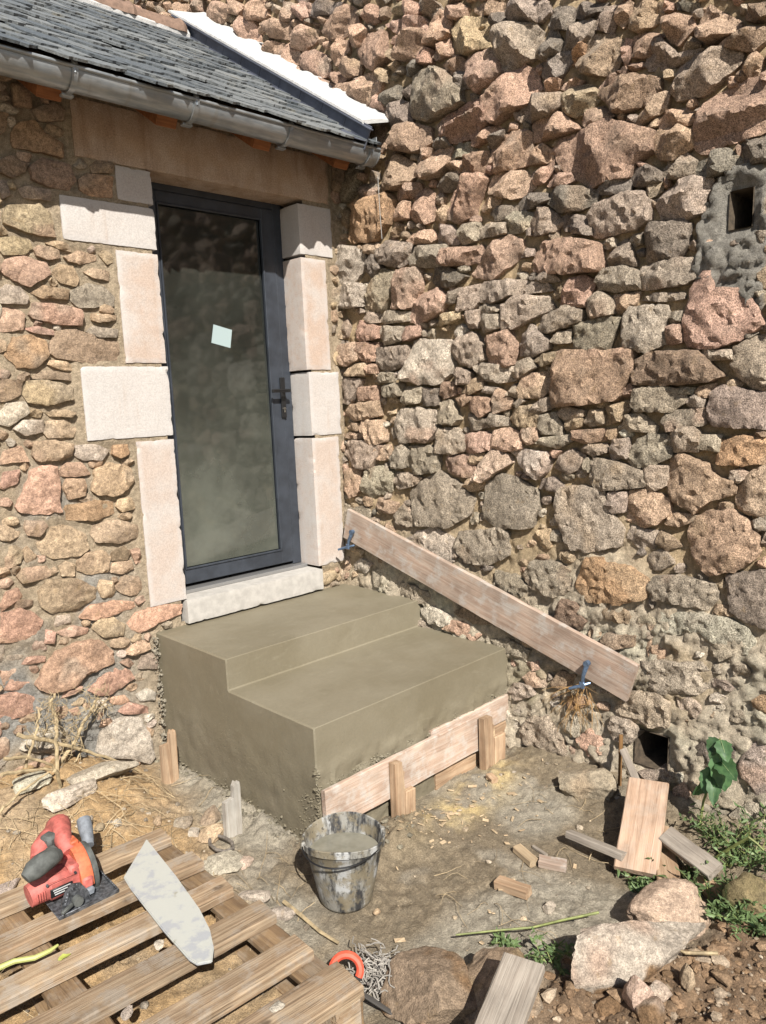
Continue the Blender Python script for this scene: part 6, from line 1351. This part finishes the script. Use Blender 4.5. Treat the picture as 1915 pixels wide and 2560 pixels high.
g = MB(); g.add(*tube([pts[0]+Vector((0, 0, .0)), pts[0]*.6+Vector((0, 0, -.01)), Vector((-.05, .06, -.03))], .012, 8)); g.build('shaft', mat_flat('dark_shaft', (.05, .05, .05), .6), root)
# mop-like heap of grey cord
c = gp(*L5(1640, 800)); rr = random.Random(31); g = MB()
for _ in range(150):
    p = Vector((rr.gauss(0, .035), rr.gauss(0, .06), abs(rr.gauss(.03, .025)))); pts = []; dv = Vector((rr.gauss(0, 1), rr.gauss(0, 1), rr.gauss(0, .5))).normalized()
    for k in range(9):
        pts.append(c+p+Vector((0, 0, .004)) if (c+p).z > c.z else Vector((c.x+p.x, c.y+p.y, c.z+.004))); dv = (dv+Vector((rr.gauss(0, .7), rr.gauss(0, .7), rr.gauss(0, .5)))-p*4).normalized(); p = p+dv*.016; p.z = max(p.z, -.01)
    g.add(*tube(pts, .0021, 4))
tag(g.build('cord_tangle', mat_flat('grey_cord', (.36, .335, .30), .9, nz=(20, .7, 1.25))), 'tangled heap of grey cord beside the pallet corner', 'cord')
a = Vector(onz(*L5(1585, 850), .05)); b = Vector(onz(*L5(1700, 925), .01)); Mx, L = between(a, b, (0, 0, 1)); plank('metal_strip', Mx, L+.06, .016, .006, mat_flat('dark_strip', (.06, .055, .05), .6), 'dark flat strip under the cord tangle', 'strip', seed=81)
# wire on the tall wall
pts = [Vector(onx(*cp('R1', x, y), .045)) for x, y in ((-18, 760), (-14, 830), (-10, 900), (-4, 980), (0, 1030))]
g = MB(); g.add(*tube(pts, .0022, 5)); tag(g.build('hanging_wire', mat_flat('grey_wire', (.35, .34, .32), .5)), 'thin wire hanging on the tall wall below the gutter end', 'wire')

# ---------------------------------------------------------------- dead vine on the annex wall
M_STEM = mat_flat('dead_stem', (.46, .36, .215), .8, nz=(30, .6, 1.3), bump=.4)
z1_ = lambda x, y: (x*.29, 1800+y*.29)
def wallpt(px, py, off): return Vector(ony(px, py, off))
v0 = gp(*z1_(480, 560)); vine = empty('dead_vine', v0); tag(vine, 'dead leafless vine with thick pale stems against the annex wall', 'vine')
stems = [([(500, 660), (515, 560), (490, 440), (495, 300), (485, 120), (478, -40), (440, -140), (470, -230)], .011, -.16),
         ([(500, 420), (540, 340), (610, 250), (680, 130), (720, 20), (790, -90), (850, -190)], .011, -.10),
         ([(230, 400), (260, 260), (310, 110), (340, -20), (330, -100)], .007, -.14),
         ([(150, 130), (330, 150), (520, 210), (700, 255), (900, 320), (1080, 380), (1200, 440)], .010, -.13),
         ([(30, 340), (180, 320), (330, 345), (440, 390), (520, 470)], .008, -.20),
         ([(20, 470), (180, 440), (330, 430), (460, 425)], .009, -.26),
         ([(470, 430), (520, 540), (510, 650), (580, 700)], .009, -.30),
         ([(620, 430), (660, 330), (720, 230), (650, 40)], .005, -.10),
         ([(820, 520), (900, 450), (1050, 420)], .006, -.12),
         ([(0, 790), (90, 700), (180, 620), (300, 540), (420, 450)], .007, -.34)]
for pl_, r, off in stems:
    pts = [wallpt(*z1_(x, y), off*(1-.35*i/len(pl_)))-v0 for i, (x, y) in enumerate(pl_)]
    # smooth
    sp_ = []
    for i in range(len(pts)-1):
        for t_ in (0, .33, .66): sp_.append(pts[i].lerp(pts[i+1], t_)+Vector((rr.gauss(0, .003), rr.gauss(0, .003), rr.gauss(0, .003))))
    sp_.append(pts[-1]); n = len(sp_)
    g = MB(); g.add(*tube(sp_, [r*(1-.45*k/n) for k in range(n)], 7)); g.build('stem', M_STEM, vine)
g = MB()
for _ in range(150):
    px = rr.choice([(470, -150), (850, -190), (440, 60), (650, 60), (620, 230), (330, 110), (480, -60), (800, -120)]); p = wallpt(*z1_(px[0]+rr.gauss(0, 45), px[1]+rr.gauss(0, 55)), -.06-rr.random()*.08)-v0
    d = Vector((rr.gauss(0, 1), rr.gauss(0, .5), rr.gauss(-.2, 1))).normalized(); pts = [p]
    for k in range(4): d = (d+Vector((rr.gauss(0, .45), rr.gauss(0, .3), rr.gauss(0, .45)))).normalized(); pts.append(pts[-1]+d*rr.uniform(.012, .03))
    g.add(*tube(pts, [.0016, .0014, .0012, .001, .0008], 4))
tag(g.build('twigs', M_STEM, vine), kind='stuff')
# ---------------------------------------------------------------- green plants
def mat_leaf(name, c, c2):
    t = NT(name); p = t.pos(); r = t.rnd()
    cc = t.mix(t.ramp(t.noise(p, 40, 3, .6), .35, .65), c, c2); cc = t.scale(cc, t.ramp(r, 0, 1, .8, 1.25))
    t.fin(cc, .5, None, .4)
    tr = t.new('ShaderNodeBsdfTranslucent'); t.set(tr.inputs[0], t.scale(cc, 1.3)); mx = t.new('ShaderNodeMixShader'); mx.inputs[0].default_value = .28
    t.l.new(t.b.outputs[0], mx.inputs[1]); t.l.new(tr.outputs[0], mx.inputs[2]); t.l.new(mx.outputs[0], t.out.inputs[0]); return t.m
M_LEAF = mat_leaf('broad_leaf', (.055, .12, .05), (.09, .18, .07)); M_WEED = mat_leaf('weed_leaf', (.12, .19, .075), (.19, .27, .11)); M_VEIN = mat_flat('leaf_vein', (.30, .38, .18), .6); M_GSTEM = mat_flat('green_stem', (.22, .25, .08), .6, nz=(40, .7, 1.3))
def leaf_geo(L, w, seed, lobes=True, n=12, bend=.3):
    r2 = random.Random(seed); V = []; F = []
    for i in range(n+1):
        t_ = i/n; b = math.sin(math.pi*t_**.75)**.8*w/2 if 0 < t_ < 1 else .0008
        if lobes and 0 < i < n: b *= 1+.13*(1 if i % 3 == 1 else -.6 if i % 3 == 2 else .1)
        z = -bend*L*t_*t_
        for s in (-1, -.5, 0, .5, 1): V.append((t_*L, s*b, z+abs(s)*b*.35+r2.gauss(0, .0012)))
    for i in range(n):
        for k in range(4): F.append([i*5+k, (i+1)*5+k, (i+1)*5+k+1, i*5+k+1])
    return V, F
# tall broad-leaved weed by the wall
st_px = [(1130, 1130), (1150, 980), (1195, 850), (1225, 700), (1260, 560), (1285, 470)]
spts = [Vector(onx(*w2(*q), -.17)) for q in st_px]
pb = gp(*w2(1120, 1260)); tp = empty('broadleaf_weed', pb); tag(tp, 'tall weed with big dark green leaves in front of the tall wall', 'plant')
g = MB(); g.add(*tube([Vector((0, 0, -.02))]+[q-pb for q in spts], [.006, .0055, .005, .005, .0045, .004, .003], 7)); g.build('stem', M_GSTEM, tp)
for i, (a, b, w, L0) in enumerate([((1270, 560), (1330, 880), .075, 1), ((1225, 700), (1160, 900), .055, 1), ((1235, 720), (1235, 990), .045, 1), ((1285, 480), (1190, 570), .05, 1), ((1290, 480), (1345, 640), .05, 1), ((1280, 640), (1400, 780), .06, 1), ((1210, 790), (1080, 930), .04, 1), ((1270, 520), (1200, 620), .03, 1)]):
    p = Vector(onx(*w2(*a), -.17)); q = Vector(onx(*w2(*b), -.20-.02*(i % 3))); d = q-p
    V, F = leaf_geo(d.length*1.08, w*1.25, 90+i, True, 12, .12)
    o = link('leaf', mesh('leaf', V, F, M_LEAF, True), tp); o.matrix_basis = frame(p-pb, d, Vector((.25, -.9, .35))) if i % 2 else frame(p-pb, d, Vector((.6, -.75, .2)))
    V, F = tube([(0, 0, .0015), (d.length*.5, 0, -.12*.25*d.length+.0015), (d.length*.95, 0, -.12*d.length+.0015)], [.0016, .0012, .0005], 4); link('midrib', mesh('midrib', V, F, M_VEIN, True), o)
# bent green blade
g = MB(); pts = [Vector(onx(*w2(*q), -.30)) for q in ((1225, 1450), (1310, 1390), (1420, 1320), (1520, 1265), (1580, 1310), (1640, 1370))]
g.add(*tube(pts, [.006, .006, .0055, .005, .004, .003], 5)); tag(g.build('bent_grass_blade', M_GSTEM), 'thick yellow-green blade bent over at the right edge', 'grass blade')
# feathery weeds round the boards and boulders
rr = random.Random(61)
def weed(px, n, spread, h, label, seed, mat=M_WEED):
    r3 = random.Random(seed); b = gp(*px); root = empty('low_weed', b); tag(root, label, 'weed', 'low green weeds on the right')
    gs = MB(); gl = MB()
    for _ in range(n):
        a = r3.random()*6.28; le = r3.uniform(.5, 1.2)*h; out = r3.random()*spread
        p = Vector((math.cos(a)*out*.4, math.sin(a)*out*.4, 0)); d = Vector((math.cos(a)*.8, math.sin(a)*.8, r3.uniform(.5, 1.3))).normalized(); pts = [p]
        for k in range(6):
            d = (d+Vector((r3.gauss(0, .15), r3.gauss(0, .15), -.10))).normalized(); pts.append(pts[-1]+d*le/6)
        gs.add(*tube(pts, [.0022-.00028*k for k in range(7)], 4))
        for k in range(1, 7):
            for s in range(r3.randint(2, 4)):
                L = r3.uniform(.012, .036); dd = Vector((r3.gauss(0, 1), r3.gauss(0, 1), r3.gauss(.15, .5))).normalized()
                V, F = leaf_geo(L, L*r3.uniform(.24, .42), r3.randint(0, 9999), False, 4, .2); gl.add(V, F, frame(pts[k], dd, Vector((r3.gauss(0, 1), r3.gauss(0, 1), .2))))
    gs.build('stems', M_GSTEM, root); gl.build('foliage', mat, root, sharp=None)
weed(w2(1010, 1640), 18, .14, .15, 'feathery green weed between the grey board and the pink boulder', 1)
weed(w2(1230, 1830), 18, .16, .13, 'low green weed right of the pink boulder', 2)
weed(w2(1560, 1420), 10, .12, .2, 'tall leafy weed at the right edge under the wall', 13)
weed(w2(1600, 1990), 12, .08, .1, 'small weed at the right edge by the brown soil', 14)
weed(w2(1330, 1330), 14, .12, .21, 'leafy weed under the bent grass blade', 3)
weed(w2(1400, 1480), 12, .10, .16, 'leafy weed above the mossy rock', 4)
weed(w2(640, 1640), 14, .12, .07, 'small weed at the lower edge of the leaning board', 5)
weed(w2(1480, 1960), 12, .10, .09, 'small weed below the mossy rock', 6)
weed(w2(740, 1720), 10, .06, .07, 'tiny weed left of the pink boulder', 7)
weed(R5(930, 560), 8, .06, .09, 'thin seedling in the shadow left of the white boulder', 8)
weed(R5(775, 488), 5, .03, .06, 'tiny seedling behind the tan boulder', 9)
# fallen stems
def twig(pxs, r, label, lift=.02, mat=None, name='fallen_stem'):
    pts = [gp(*q)+Vector((0, 0, lift)) for q in pxs]; g = MB(); sp2 = []
    for i in range(len(pts)-1):
        for t_ in (0, .33, .66): sp2.append(pts[i].lerp(pts[i+1], t_))
    sp2.append(pts[-1]); n = len(sp2); g.add(*tube(sp2, [r*(1-.4*k/n) for k in range(n)], 6)); tag(g.build(name, mat or M_STEM), label, 'stem')
twig([R5(1085, 428), R5(960, 455), R5(860, 480), R5(740, 490), R5(600, 505)], .0045, 'long greenish stem lying behind the boulders', .05, M_GSTEM)
twig([L5(1225, 460), L5(1300, 520), L5(1380, 590), L5(1460, 640)], .008, 'dry brown stalk lying along the pallet end', .02)
twig([R5(1490, 572), R5(1380, 570), R5(1300, 530), R5(1215, 460)], .006, 'thin forked root lying over the brown soil', .05)
g = MB(); pts = [Vector(onz(*L5(x, y), PZ+.012)) for x, y in ((-30, 735), (60, 695), (150, 680), (215, 650), (250, 625))]
root = empty('cut_green_stem', pts[2]); tag(root, 'yellow-green cut stem with a leaf lying on the pallet', 'stem')
g.add(*tube([q-pts[2] for q in pts], [.009, .008, .008, .007, .004], 7)); g.build('stalk', mat_flat('yellow_green_stem', (.48, .50, .17), .55), root)
V, F = leaf_geo(.04, .022, 5, False, 6, .1); o = link('leaf', mesh('leaf', V, F, mat_flat('yellow_leaf', (.42, .45, .10), .6), True), root); o.location = Vector(onz(*L5(250, 690), PZ+.006))-pts[2]
# dry grass hanging from the wall below the plank
g = MB(); rr = random.Random(71)
for _ in range(46):
    p = Vector(onx(*w2(rr.gauss(150, 60), rr.gauss(110, 50)), -.03)); d = Vector((-.35, rr.gauss(0, .5), rr.gauss(-.5, .6))).normalized(); pts = [p]
    for k in range(5): d = (d+Vector((rr.gauss(0, .12), rr.gauss(0, .25), -.22))).normalized(); pts.append(pts[-1]+d*rr.uniform(.02, .05))
    g.add(*tube(pts, [.0015, .0013, .0011, .0009, .0007, .0005], 4))
tag(g.build('dry_grass_tuft', mat_flat('rusty_dry_grass', (.42, .25, .10), .85, nz=(14, .7, 1.3))), 'rusty dry grass tuft hanging from the wall under the plank', 'grass', kind='stuff')
